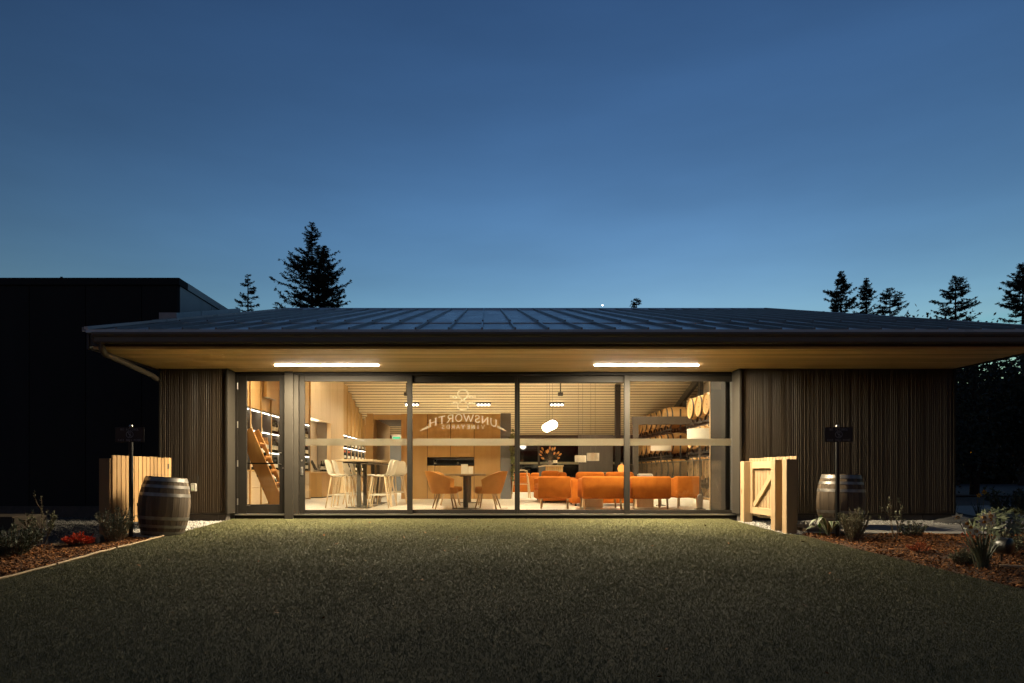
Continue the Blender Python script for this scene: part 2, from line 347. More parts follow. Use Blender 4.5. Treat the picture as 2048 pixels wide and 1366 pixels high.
sheet('mulch_bed', [(-4.34, -2.5), (-5.0, -2.5), (-5.75, -3.7), (-7.2, -5.0), (-7.6, -9.5), (-4.34, -9.5)], 'mulch_ground', -0.012)
sheet('mulch_bed', [(4.47, -6), (4.66, -12), (9.5, -12), (11, -2.12), (4.5, -2.12), (4.32, -2.32)], 'mulch_ground', -0.012)
sheet('path', [(4.62, -2.10), (13, -2.35), (13, -1.25), (8.9, -1.10), (4.62, -0.92)], 'concrete', 0.004)
sheet('path', [(8.25, -1.08), (9.5, -1.10), (11.5, 3.2), (16, 5.0), (16, 6.0), (10.4, 4.4)], 'concrete', 0.008)
sheet('mulch_bed', [(9.6, -1.0), (13, -1.1), (18, 4.8), (11.7, 3.1)], 'mulch_ground', -0.012)
sheet('road', [(9, 12.2), (60, 12.2), (60, 14.5), (9, 14.5)], 'tarmac', 0.012)

# ================================================================ the tasting room building
B = thing('winery_building', 'long low building with ribbed dark walls, glass front and metal gable roof', 'building', (0, 0, 0))
XL, XR = -5.376, 7.72; YW = -0.38; ZS = 2.42
def roof_z(Y): return 2.64 + 0.269 * (Y + 2.27)
YR = 7.33; ZRIDGE = roof_z(YR)
def ceil_z(Y): return 4.95 - 0.269 * abs(Y - YR)
# ribbed cladding, ribs of uneven width
def ribbed(name, x0, x1, z0, z1, y, seed):
    rg = random.Random(seed); m = MB(); x = x0; widths = [0.013, 0.016, 0.020]
    m.box(x0, x1, y, y + 0.012, z0, z1)
    while x < x1 - 0.02:
        w = rg.choice(widths); g = rg.choice([0.013, 0.016, 0.020]); d = rg.choice([0.005, 0.006, 0.008])
        e = min(x + w, x1)
        m.prism([(x, y - 0.001), (x + 0.003, y - d), (e - 0.003, y - d), (e, y - 0.001)], z1 - z0, 'z', z0)
        x = e + g
    return stuff(m.build(name, 'cladding', B))
ribbed('ribbed_cladding', XL, -4.275, 0.03, ZS - 0.004, YW, 3)
ribbed('ribbed_cladding', 4.20, XR, 0.03, ZS - 0.004, YW, 5)
MB().box(XL + 0.002, -4.28, YW + 0.013, 0.30, 0.03, ZS - 0.006).build('wall_core', 'charcoal', B)
MB().box(4.205, XR - 0.002, YW + 0.013, 0.10, 0.03, ZS - 0.006).build('wall_core', 'charcoal', B)
MB().box(-4.293, -4.258, YW - 0.032, -0.085, 0.02, ZS - 0.003).build('corner_trim', 'bronze_light', B, bev=.002)
MB().box(-4.279, -4.262, -0.084, -0.062, 0.02, ZS - 0.003).build('corner_trim', 'bronze', B)
MB().box(4.178, 4.214, YW - 0.032, -0.085, 0.02, ZS - 0.003).build('corner_trim', 'bronze_light', B, bev=.002)
MB().box(XL - 0.022, XL - 0.001, YW - 0.03, YW + 0.02, 0.03, ZS - 0.003).build('corner_trim', 'bronze', B)
MB().box(XR + 0.001, XR + 0.025, YW - 0.03, YW + 0.02, 0.03, ZS - 0.003).build('corner_trim', 'bronze', B)
# plinth blocks and drip flashing under the cladding
x = XL + 0.01
while x < -4.30:
    e = min(x + 0.47, -4.295); MB().box(x, e - 0.006, YW + 0.0, YW + 0.2, -0.2, 0.008).build('plinth_block', 'plinth', B, bev=.004); x = e
x = 4.22
while x < XR - 0.05:
    e = min(x + 0.6, XR - 0.01); MB().box(x, e - 0.006, YW + 0.0, YW + 0.2, -0.2, 0.008).build('plinth_block', 'plinth', B, bev=.004); x = e
for a, b in ((XL - 0.02, -4.262), (4.18, XR + 0.02)):
    MB().box(a, b, YW - 0.045, YW + 0.05, 0.012, 0.026).build('drip_flashing', 'bronze', B)
# side and back walls
MB().box(XL, XL + 0.18, 0.31, 17.6, -0.2, ZS).build('side_wall', 'charcoal', B)
MB().box(XR - 0.18, XR, 0.11, 17.6, -0.5, ZS).build('side_wall', 'charcoal', B)
# soffit boards
m = MB(); y = -2.17; k = 0
while y < 0.10:
    m.box(-5.44, 7.74, y, y + 0.098, ZS, ZS + 0.018); y += 0.106
so = stuff(m.build('soffit_boards', 'soffit_wood', B))
MB().box(-5.44, 7.74, -2.18, 0.30, ZS + 0.02, ZS + 0.03).build('soffit_backing', 'charcoal', B)
# fascia board, drip edge and gutter along the eave
MB().box(-5.44, 7.74, -2.215, -2.185, ZS - 0.012, ZS + 0.075).build('wood_fascia', 'soffit_wood', B)
MB().box(-5.47, 7.75, -2.24, -2.218, ZS + 0.02, 2.615).build('fascia_board', 'fascia_metal', B)
gp = [(-2.245, 2.468), (-2.335, 2.468), (-2.345, 2.49), (-2.345, 2.545), (-2.36, 2.56), (-2.37, 2.585), (-2.37, 2.612), (-2.35, 2.612), (-2.35, 2.59), (-2.335, 2.56), (-2.325, 2.485), (-2.255, 2.48), (-2.255, 2.60), (-2.245, 2.60)]
MB().prism(gp, 13.02, 'x', -5.36).build('gutter', 'gutter_metal', B)
MB().prism([(-2.246, 2.47), (-2.34, 2.47), (-2.37, 2.56), (-2.37, 2.612), (-2.246, 2.612)], 0.012, 'x', -5.373).build('gutter_end_cap', 'gutter_metal', B)
MB().prism([(-2.30, 2.655), (-2.305, 2.618), (-2.297, 2.618), (-2.26, 2.66), (-2.26, 2.668), (-2.30, 2.662)], 13.24, 'x', -5.49).build('drip_edge', 'roof_metal', B)
# gable end plates, closing the roof at both sides
gab = [(-2.26, ZS - 0.02), (-2.26, 2.62), (YR, ZRIDGE - 0.03), (17.0, roof_z(-2.3) - 0.02), (17.0, ZS - 0.02)]
MB().prism(gab, 0.03, 'x', -5.502).build('gable_fascia', 'fascia_metal', B)
MB().prism(gab, 0.03, 'x', 7.756).build('gable_fascia', 'fascia_metal', B)
# downspout: from the gutter end back under the eave to the wall
m = MB(); pts = [(-5.27, -2.30, 2.47), (-5.27, -2.30, 2.425), (-5.275, -2.26, 2.375), (-5.29, -2.18, 2.345), (-5.40, -0.62, 2.27), (-5.43, -0.44, 2.25), (-5.45, -0.30, 2.24)]
m.tube(pts, [0.042] * len(pts), 12); dsp = m.build('downspout', 'gutter_metal', B, smooth=True)
for i in range(7):
    t = i / 6; p = Vector(pts[1]).lerp(Vector(pts[3]), t) + Vector((0, -0.02 * math.sin(math.pi * t), -0.012 * math.sin(math.pi * t)))
    MB().lathe([(0.043, -0.006), (0.05, 0), (0.043, 0.006)], 12, close=False).build('elbow_rib', 'gutter_metal', dsp, p, (R(-20 - 60 * t), 0, 0), smooth=True)
# standing seam roof
RF = bpy.data.objects.new('roof', None); COL.objects.link(RF); RF.parent = B
def slope_prism(y0, y1, lo, hi, w):
    return MB().prism([(y0, roof_z(y0) + lo), (y1, roof_z(y1) + lo), (y1, roof_z(y1) + hi), (y0, roof_z(y0) + hi)], w, 'x', -w / 2)
P = 0.457; lower = slope_prism(-2.30, -0.20, 0.0, 0.012, P - 0.004).mesh('roof_panel'); upper = slope_prism(-0.27, YR, 0.016, 0.028, P - 0.004).mesh('roof_panel')
s1 = slope_prism(-2.29, -0.30, 0.012, 0.058, 0.024).mesh('roof_seam'); s2 = slope_prism(-0.34, YR - 0.02, 0.026, 0.078, 0.026).mesh('roof_seam')
xs = [-0.055 + P * n for n in range(-12, 18)]
for n, xx in enumerate(xs):
    if n < len(xs) - 1:
        o = place(lower, 'roof_panel', 'roof_metal', RF, (xx + P / 2, 0, 0.0)); o.rotation_euler = (0, R(random.uniform(-.25, .25)), 0)
        o = place(upper, 'roof_panel', 'roof_metal', RF, (xx + P / 2, 0, 0.0)); o.rotation_euler = (0, R(random.uniform(-.2, .2)), 0)
    place(s1, 'roof_seam', 'roof_seam', RF, (xx, 0, 0)); place(s2, 'roof_seam', 'roof_seam', RF, (xx, 0, 0))
MB().prism([(YR, ZRIDGE - 0.02), (17.0, roof_z(-2.3)), (17.0, roof_z(-2.3) + 0.02), (YR, ZRIDGE + 0.01)], 13.27, 'x', -5.5).build('back_slope', 'roof_metal', RF)
MB().prism([(YR - 0.22, roof_z(YR - 0.22) + 0.04), (YR, ZRIDGE + 0.085), (YR + 0.22, roof_z(YR - 0.22) + 0.04), (YR + 0.22, roof_z(YR - 0.22) + 0.03), (YR, ZRIDGE + 0.06), (YR - 0.22, roof_z(YR - 0.22) + 0.03)], 13.3, 'x', -5.51).build('ridge_cap', 'roof_metal', RF)
MB().prism([(-2.3, 2.66), (YR, ZRIDGE + 0.05), (YR, ZRIDGE + 0.09), (-2.3, 2.70)], 0.05, 'x', -5.515).build('rake_trim', 'roof_metal', RF)
MB().prism([(-2.3, 2.60), (YR, ZRIDGE), (YR, ZRIDGE + 0.09), (-2.3, 2.70)], 0.05, 'x', 7.745).build('rake_trim', 'roof_metal', RF)
# upstand flashing where the roof meets the black building
yy = 0.42
for k in range(3):
    y1 = yy + 1.05
    MB().prism([(yy, roof_z(yy) + 0.03), (y1, roof_z(y1) + 0.03), (y1, roof_z(y1) + 0.17), (yy, roof_z(yy) + 0.17)], 0.03, 'x', -5.508 + (k % 2) * .004).build('upstand_flashing', 'flashing', RF); yy = y1 - 0.01
MB().box(-5.78, -5.47, 0.40, 0.43, roof_z(.42) - 0.05, roof_z(.42) + 0.17).build('upstand_flashing', 'flashing', RF)

# fixed frame of the glass front
MB().box(-3.418, -3.273, -0.10, 0.10, -0.085, ZS - 0.002).build('frame_post', 'bronze_light', B, bev=.003)
MB().box(-3.272, 4.18, -0.05, 0.14, 2.372, ZS - 0.004).build('frame_header', 'bronze', B)
MB().box(-4.278, -3.419, -0.05, 0.14, 2.375, ZS - 0.004).build('frame_header', 'bronze', B)
MB().box(-3.272, -3.20, -0.03, 0.14, -0.02, 2.371).build('frame_jamb', 'bronze_light', B)
MB().box(4.282, 4.36, -0.03, 0.14, -0.02, 2.371).build('frame_jamb', 'bronze', B)
MB().box(-4.278, -4.235, -0.03, 0.14, -0.02, 2.374).build('frame_jamb', 'bronze', B)
MB().box(-3.272, 4.30, -0.06, 0.16, -0.022, -0.004).build('sill_track', 'steel', B)
MB().box(-3.272, 4.30, -0.045, 0.16, -0.2, -0.024).build('sill_base', 'bronze', B)
MB().box(-4.275, -3.42, -0.08, 0.16, -0.022, -0.004).build('door_threshold', 'steel', B)
MB().box(-4.275, -3.42, -0.065, 0.16, -0.2, -0.024).build('sill_base', 'bronze', B)
# interior floor, ceilings, end wall
m = MB().box(-5.19, 5.80, 0.165, 17.1, -0.2, 0.0); m.build('floor', 'floor_tile', B)
MB().box(5.81, 7.53, 0.165, 17.1, -0.52, -0.46).build('barrel_room_floor', 'concrete', B)
CE = bpy.data.objects.new('ceiling', None); COL.objects.link(CE); CE.parent = B
MB().prism([(0.1, ceil_z(.1)), (YR, ceil_z(YR)), (YR, ceil_z(YR) + .03), (.1, ceil_z(.1) + .03)], 12.7, 'x', -5.18).build('ceiling_board', 'slat_wood', CE)
MB().prism([(YR, ceil_z(YR) + .04), (17.4, ceil_z(17.4) + .04), (17.4, ceil_z(17.4) + .06), (YR, ceil_z(YR) + .06)], 12.7, 'x', -5.18).build('ceiling_backing', 'charcoal', CE)
sl = MB().prism([(0, 0), (0.168, -0.0452), (0.168, -0.0342), (0, 0.011)], 12.66, 'x', -5.16).mesh('slat')
y = YR + 0.1
while y < 17.15:
    place(sl, 'slat', 'slat_wood', CE, (0, y, ceil_z(y) - 0.005)); y += 0.25
MB().box(-5.18, 5.8, 17.0, 17.25, 2.03, 2.32).build('end_beam', 'dark_brown_wall', B)
for x0, x1 in ((-5.18, -2.6), (-2.55, -.1), (-.05, 2.2), (2.25, 4.4), (4.45, 5.78)):
    w = MB().box(x0, x1, 17.06, 17.08, 0.0, 2.03).build('end_window', 'night_glass', B)
    MB().box(x0 + .02, x1 - .02, 17.05, 17.056, PZ(928.6, 17.05), PZ(924, 17.05)).build('frosted_band', 'frost_film', w)
for x in (-2.6, -.1, 2.2, 4.4): MB().box(x - .02, x + .07, 17.0, 17.05, 0.0, 2.03).build('end_mullion', 'dark_brown_wall', B)
MB().box(5.79, 7.53, 17.0, 17.2, -0.46, 2.6).build('end_wall', 'dark_brown_wall', B)
MB().prism([(0.12, -.46), (17.2, -.46), (17.2, ceil_z(17.2)), (YR, ceil_z(YR)), (.12, ceil_z(.12))], 0.04, 'x', 7.49).build('barrel_room_wall', 'plaster', B)
# steelwork round the barrel room
MB().prism([(8.5, ceil_z(8.5) - .30), (17, ceil_z(17) - .30), (17, ceil_z(17) - .06), (8.5, ceil_z(8.5) - .06)], 0.1, 'x', 6.96).build('rake_beam', 'rack_steel', B)
for d, w in ((20.95, .19), (22.45, .19), (24.3, .17)): MB().box(6.97, 7.09, YD(d) - w, YD(d), -.46, ceil_z(YD(d)) - .2).build('steel_post', 'rack_steel', B)
MB().box(4.42, 4.60, 11.65, 11.8, 0, ceil_z(11.7) - .02).build('steel_post', 'bronze', B)
MB().box(4.78, 6.90, 10.55, 10.70, 2.30, 2.56).build('steel_beam', 'dark_brown_wall', B)
MB().box(4.80, 4.97, 10.56, 10.69, 0, 2.299).build('steel_post', 'dark_brown_wall', B)
# dark stub wall inside the end of the glass, with a pale edge
MB().box(4.16, 4.24, 0.20, 0.98, 0, 2.60).build('stub_wall', 'wall_black', B)
MB().box(4.15, 4.25, 0.985, 1.02, 0, 2.60).build('stub_wall_edge', 'pale_wood', B)
MB().box(4.25, 7.5, 0.60, 0.70, -.46, 2.60).build('stub_wall', 'wall_black', B)
# dark panelled wall with a low rail, behind the sofas
w = MB().box(3.22, 4.40, 11.95, 12.05, 0, 2.05).build('lounge_wall', 'dark_brown_wall', B)
for k in range(6): MB().box(3.24 + .195 * k, 3.425 + .195 * k, 11.90, 11.945, .05, .72).build('wall_panel', 'dark_brown_wall', w, bev=.006)
MB().box(3.22, 4.40, 11.88, 11.945, .73, .76).build('dado_rail', 'table_wood', w)

# ================================================================ sliding glass panels and the hinged door
def sliding(x0, x1, Y, label, sw=(.085, .085)):
    zt = 2.262 if Y < .03 else 2.252
    t = thing('sliding_glass_panel', label, 'glass panel', (x0, Y, 0), 0, 'sliding glass panels of the front'); w = x1 - x0
    MB().box(0, sw[0], 0, .05, -.002, 2.368).build('stile', 'bronze_mid', t, bev=.003)
    MB().box(w - sw[1], w, 0, .05, -.002, 2.368).build('stile', 'bronze_mid', t, bev=.003)
    MB().box(sw[0] + .001, w - sw[1] - .001, .002, .048, zt, 2.366).build('rail', 'bronze_mid', t, bev=.003)
    MB().box(sw[0] + .001, w - sw[1] - .001, .002, .048, 0, .064).build('rail', 'bronze_mid', t, bev=.003)
    MB().box(sw[0], w - sw[1], .022, .028, .065, zt - .001).build('pane', 'pane_glass', t)
    MB().box(sw[0] + .004, w - sw[1] - .004, .030, .0315, PZ(891, Y), PZ(877, Y)).build('frosted_band', 'frost_film', t)
    return t
P1 = sliding(-3.187, -1.265, 0.0, 'sliding glass panel with pull handle, in front of the bar stools')
P2 = sliding(-1.350, 0.537, 0.062, 'sliding glass panel carrying the mirrored lettering and emblem', (.085, .042))
P3 = sliding(0.539, 2.461, 0.062, 'sliding glass panel in front of the globe lamps', (.042, .085))
P4 = sliding(2.367, 4.280, 0.0, 'sliding glass panel in front of the barrel racks', (.094, .06))
h = MB().box(.022, .062, -.012, -.001, .66, .80).build('pull_handle', 'steel', P1, bev=.004)
MB().box(.034, .05, -.016, -.013, .685, .775).build('handle_recess', 'charcoal', h)
MB().lathe([(.016, -.006), (.013, .0)], 14, 'y', (.042, -.003, .91)).build('lock', 'steel', P1)
D = thing('glass_door', 'narrow hinged glass door in a dark frame beside the ribbed wall', 'door', (-4.234, -.01, 0))
W_ = .814
MB().box(0, .145, 0, .05, 0, 2.372).build('stile', 'bronze', D, bev=.003)
MB().box(.705, W_, 0, .05, 0, 2.372).build('stile', 'bronze', D, bev=.003)
MB().box(.146, .704, .002, .048, 2.268, 2.371).build('rail', 'bronze', D, bev=.003)
MB().box(.146, .704, .002, .048, .002, .157).build('rail', 'bronze', D, bev=.003)
MB().box(.146, .704, .022, .028, .158, 2.267).build('pane', 'pane_glass', D)
MB().box(.15, .70, .052, .075, .85, .872).build('push_bar', 'bronze', D)
for y in (767, 844, 921.6, 998): MB().lathe([(.011, 0), (.011, .11)], 10, c=(-.004, -.012, PZ(y, 0) - .1)).build('hinge', 'steel', D, smooth=True)
m = MB().tube([(.74, -.004, 1.04), (.70, -.045, 1.035), (.70, -.05, .86), (.74, -.004, .84)], .009, 8); m.build('pull_handle', 'steel', D, smooth=True)
MB().lathe([(.014, -.005), (.012, 0)], 12, 'y', (.77, -.002, .78)).build('lock', 'steel', D)
MB().box(.15, .21, -.002, .001, .135, .145).build('closer_plate', 'steel', D)

# ---------------------------------------------------------------- stroke lettering (flat print)
G = {'A': [[(0, 0), (.5, 1)], [(.5, 1), (1, 0)], [(.2, .36), (.8, .36)]], 'C': [[(.95, .8), (.75, .97), (.45, 1), (.15, .8), (.05, .5), (.15, .2), (.45, 0), (.75, .03), (.95, .2)]],
     'D': [[(.12, 0), (.12, 1)], [(.12, 1), (.55, .98), (.88, .75), (.92, .45), (.8, .15), (.5, .0), (.12, 0)]], 'E': [[(.12, 0), (.12, 1)], [(.12, 1), (.85, 1)], [(.12, .52), (.7, .52)], [(.12, 0), (.88, 0)]],
     'H': [[(.12, 0), (.12, 1)], [(.88, 0), (.88, 1)], [(.12, .5), (.88, .5)]], 'I': [[(.5, 0), (.5, 1)]], 'L': [[(.15, 1), (.15, 0)], [(.15, 0), (.85, 0)]],
     'N': [[(.12, 0), (.12, 1)], [(.12, 1), (.88, 0)], [(.88, 0), (.88, 1)]], 'O': [[(.5 + .46 * math.cos(a * math.pi / 8), .5 + .5 * math.sin(a * math.pi / 8)) for a in range(17)]],
     'P': [[(.15, 0), (.15, 1)], [(.15, 1), (.6, 1), (.85, .86), (.85, .64), (.6, .5), (.15, .48)]], 'R': [[(.15, 0), (.15, 1)], [(.15, 1), (.6, 1), (.82, .86), (.82, .66), (.6, .52), (.15, .5)], [(.5, .5), (.95, 0)]],
     'S': [[(.86, .8), (.7, .97), (.42, 1), (.18, .85), (.2, .63), (.5, .5), (.8, .37), (.84, .15), (.6, .0), (.3, .02), (.12, .2)]], 'T': [[(.5, 0), (.5, 1)], [(.04, 1), (.96, 1)]],
     'U': [[(.12, 1), (.12, .35), (.25, .08), (.5, 0), (.75, .08), (.88, .35), (.88, 1)]], 'V': [[(.02, 1), (.5, 0)], [(.5, 0), (.98, 1)]],
     'W': [[(-.05, 1), (.25, 0)], [(.25, 0), (.5, .85)], [(.5, .85), (.75, 0)], [(.75, 0), (1.05, 1)]], 'Y': [[(.02, 1), (.5, .48)], [(.98, 1), (.5, .48)], [(.5, .48), (.5, 0)]]}
SERIF = {'H': [(.12, 0), (.12, 1), (.88, 0), (.88, 1)], 'N': [(.12, 0), (.12, 1), (.88, 1)], 'U': [(.12, 1), (.88, 1)], 'R': [(.15, 0), (.15, 1), (.93, 0)], 'T': [(.5, 0)], 'W': [(-.05, 1), (1.05, 1)],
         'I': [(.5, 0), (.5, 1)], 'A': [(0, 0), (1, 0)], 'V': [(.02, 1), (.98, 1)], 'Y': [(.02, 1), (.98, 1), (.5, 0)], 'D': [(.12, 0), (.12, 1)], 'E': [(.12, 0), (.12, 1)]}
def stroke_poly(m, pts, w, T):
    for a, b in zip(pts, pts[1:]):
        a = Vector(a); b = Vector(b); d = b - a
        if d.length < 1e-6: continue
        d.normalize(); n = Vector((-d.y, d.x)) * w / 2; e = d * w * .25
        m.add([T(a - e + n), T(b + e + n), T(b + e - n), T(a - e - n)], [(0, 1, 2, 3)])
def letters(m, text, h, adv, T, w=.12, ww=.72, serif=True, wide={}):
    """text centred on 0; T maps a 2-D point on the print to 3-D"""
    tot = sum(adv * wide.get(c, 1) for c in text); x = -tot / 2
    for c in text:
        a = adv * wide.get(c, 1); cw = a * ww
        if c in G:
            ox = x + (a - cw) / 2
            for st in G[c]:
                vert = abs(st[0][0] - st[-1][0]) < .1 and len(st) == 2
                stroke_poly(m, [(ox + p[0] * cw, p[1] * h) for p in st], h * (w * 1.5 if vert else w), T)
            if serif:
                for sx, sy in SERIF.get(c, []):
                    stroke_poly(m, [(ox + sx * cw - h * .13, sy * h), (ox + sx * cw + h * .13, sy * h)], h * .06, T)
        x += a
# the print is on the inner face and reads from inside, so it is mirrored from out here
gx = PX(926, .09) - (-1.350); gy = .0335
def arc_T(p):
    x, z = p; bend = -0.30 * x * x
    return (gx - x, gy, PZ(842.5, .09) + bend + z)
m = MB(); letters(m, 'UNSWORTH', .122, .146, arc_T, .135, .80, True, {'W': 1.3, 'S': .8, 'H': 1.1})
for s in (-1, 1):
    for dz in (0, .022): stroke_poly(m, [(s * .595, .0 + dz), (s * (.74 - dz * 1.5), .0 + dz * .5)], .014, arc_T)
m.build('lettering', 'vinyl_print', P2)
m = MB(); letters(m, 'VINEYARDS', .066, .086, lambda p: (gx - p[0], gy, PZ(857.5, .09) + p[1]), .135, .6)
m.build('lettering', 'vinyl_print', P2)
m = MB(); ez = PZ(800, .09)
for sg in (1, -1):
    T = lambda p, sg=sg: (gx + .0 - p[0], gy, ez + sg * p[1])
    stroke_poly(m, [(.09 * math.cos(a), .10 + .075 * math.sin(a)) for a in [R(k) for k in range(-60, 241, 20)]], .022, T)
    for s in (-1, 1):
        stroke_poly(m, [(s * .05, .04), (s * .012, 0)], .02, T)
        stroke_poly(m, [(s * .10, .05), (s * .14, .065), (s * .18, .05), (s * .15, .035), (s * .10, .04)], .016, T)
        stroke_poly(m, [(s * .20, .075), (s * .225, .06), (s * .20, .045)], .012, T)
m.build('emblem', 'vinyl_print', P2)
# ================================================================ lamps
E = 1 / 8   # lamp level that goes with exposure +3
emit('led_white', (1.0, 0.86, 0.72), 9); emit('led_shelf', (1.0, 0.90, 0.74), 26 * E); emit('bulb', (1.0, 0.90, 0.74), 14 * E); emit('globe', (1.0, 0.88, 0.68), 42 * E)
emit('downlight', (1.0, 0.9, 0.74), 8 * E); emit('exit_glow', (0.05, 0.9, 0.4), 1.2 * E); emit('star', (1, 1, .95), 1.2); emit('screen', (.5, .45, .4), .25 * E); emit('led_green', (.1, 1, .2), 2 * E)
for x0, where in ((-3.365, 'over the hinged door and first panel'), (1.726, 'over the barrel side of the glass')):
    t = thing('soffit_light', 'bright linear light bar under the eave ' + where, 'light', (x0, -0.80, 2.402), 0, 'light bars under the eave')
    MB().box(0, 1.66, -.024, .024, .0125, .0175).build('housing', 'steel', t)
    MB().box(.005, 1.655, -.021, .021, 0, .012).build('diffuser', 'led_white', t)
    area('soffit_lamp', t, (.83, 0, -.006), (1.64, .05), 500 * E)
def spot_bar(x, Y, label, power, n=4, vis=False, tilt=15):
    z = ceil_z(Y) - .075
    t = thing('ceiling_spot_bar', label, 'ceiling light', (x, Y, z), 0, 'four-lamp spot bars on the ceiling', (R(-15) if Y > YR else R(tilt), 0, 0))
    MB().box(-.27, .27, -.06, .06, .0, .05).build('housing', 'charcoal', t)
    lens = MB().lathe([(.0, -.046)] + [(.046 * math.sin(R(a)), -.046 * math.cos(R(a))) for a in (25, 50, 75, 95)] + [(.02, .02)], 14, close=False).mesh('lamp', smooth=True)
    for k in range(n): place(lens, 'lamp', 'bulb', t, (-.19 + k * .127, -.02, -.012))
    if vis:      # one small round lamp behind each lens
        for k in range(n):
            a = area('spot_lamp', t, (-.19 + k * .127, -.02, -.064), (.06, .06), power / 4, spread=150); a.data.shape = 'DISK'
    else: area('spot_lamp', t, (0, 0, -.03), (.5, .1), power, spread=150)
PW = 146 * E
for x, w in ((-2.72, 'near the bar table'), (-.09, 'above the wood-panelled wall'), (2.60, 'behind the globe lamps')):
    spot_bar(x, 13.4, 'four white spot lamps on the slatted ceiling ' + w, PW, vis=True)
for x, w in ((-3.4, 'above the shelves'), (-.6, 'above the small table'), (2.2, 'above the orange armchairs')):
    spot_bar(x, 2.6, 'unseen spot bar on the front ceiling slope ' + w, PW * 1.8, tilt=-42)  # unseen bars, tipped towards the glass to spill light onto the lawn
for x, w in ((-3.6, 'over the bar table'), (0.8, 'over the portal wall'), (4.2, 'over the lounge')):
    spot_bar(x, 7.0, 'unseen spot bar near the ridge ' + w, PW * 1.1)  # unseen bars added to light the middle of the room
spot_bar(5.2, 7.2, 'added unseen spot bar lighting the near barrel racks', PW * 1.1, tilt=0); spot_bar(5.2, 9.4, 'added unseen spot bar lighting the far barrel racks', PW * 1.4)  # both out of view, added to brighten the barrel heads
for x, Y, w in ((PX(1121, 11.6), 11.6, 'above the globe lamps'), (PX(813, 11.6), 11.6, 'by the first panel joint')):
    z = PZ(788, Y); t = thing('ceiling_speaker', 'small dark speaker hung from the slats ' + w, 'speaker', (x, Y, z), 0, 'ceiling speakers')
    MB().box(-.085, .085, -.06, .06, -.06, .055).build('body', 'dark_brown_wall', t, bev=.01); MB().tube([(0, 0, .05), (0, 0, ceil_z(Y) - z)], .02, 8).build('mount', 'dark_brown_wall', t)
for i, (px, py, d, w) in enumerate(((1094, 855, 21.6, 'lowest and leftmost'), (1105, 849.5, 20.6, 'highest and rightmost'), (1099, 852.5, 21.1, 'middle one'))):
    Y = YD(d); x, z = PX(px, Y), PZ(py, Y); r = .14
    t = thing('globe_lamp', f'glowing white globe pendant lamp, {w} of the three', 'pendant lamp', (x, Y, z), 0, 'globe pendant lamps')
    MB().lathe([(.02, -r)] + [(r * 1.08 * math.cos(a), r * .92 * math.sin(a)) for a in [R(k) for k in range(-75, 76, 15)]] + [(.02, r)], 20).build('globe', 'globe', t, smooth=True)
    MB().tube([(0, 0, r * .9), (0, 0, ceil_z(Y) - z)], .004, 6).build('cord', 'charcoal', t); MB().lathe([(.03, r * .88), (.03, r * 1.15)], 10).build('cap', 'charcoal', t)
def drum(name, px, py0, py1, wpx, d, label, kind):
    Y = YD(d); x = PX(px, Y); z0, z1 = PZ(py1, Y), PZ(py0, Y); r = wpx * d / FPX / 2
    t = thing(name, label, 'lamp', (x, Y, 0 if kind == 'floor' else z0), 0, 'white drum shade lamps'); b = z0 if kind == 'floor' else 0
    MB().lathe([(r, 0), (r, z1 - z0), (r - .006, z1 - z0), (r - .006, 0)], 28).build('lamp_shade', 'shade_fabric', t, (0, 0, b), smooth=True)
    if kind == 'floor':
        MB().tube([(0, 0, .03), (0, 0, z1 - .03)], .012, 8).build('stem', 'table_metal', t)
        MB().lathe([(.11, 0), (.11, .012), (.02, .03)], 20).build('base', 'table_metal', t)
    else:
        for s in (-.06, .06): MB().tube([(s, 0, z1 - z0 - .01), (s, 0, ceil_z(Y) - z0)], .0035, 6).build('cord', 'table_metal', t)
    return t
drum('pendant_drum_lamp', 1161, 911, 924.5, 22.5, 19.5, 'white drum pendant lamp hanging beside the flower vase, the smaller', 'hang')
drum('pendant_drum_lamp', 1186, 906, 921.6, 24.5, 18.2, 'white drum pendant lamp hanging above the orange sofa, the larger', 'hang')
drum('floor_lamp', 1322, 879, 901.5, 40, 14.7, 'floor lamp with white drum shade behind the orange armchairs', 'floor')
fl = drum('floor_lamp', 1400, 858, 881, 50, 13.1, 'tall floor lamp with white drum shade and thick grey base by the barrels', 'floor')
MB().lathe([(.055, .03), (.055, .24), (.04, .28), (.015, .30)], 18).build('base_sleeve', 'steel', fl, smooth=True)

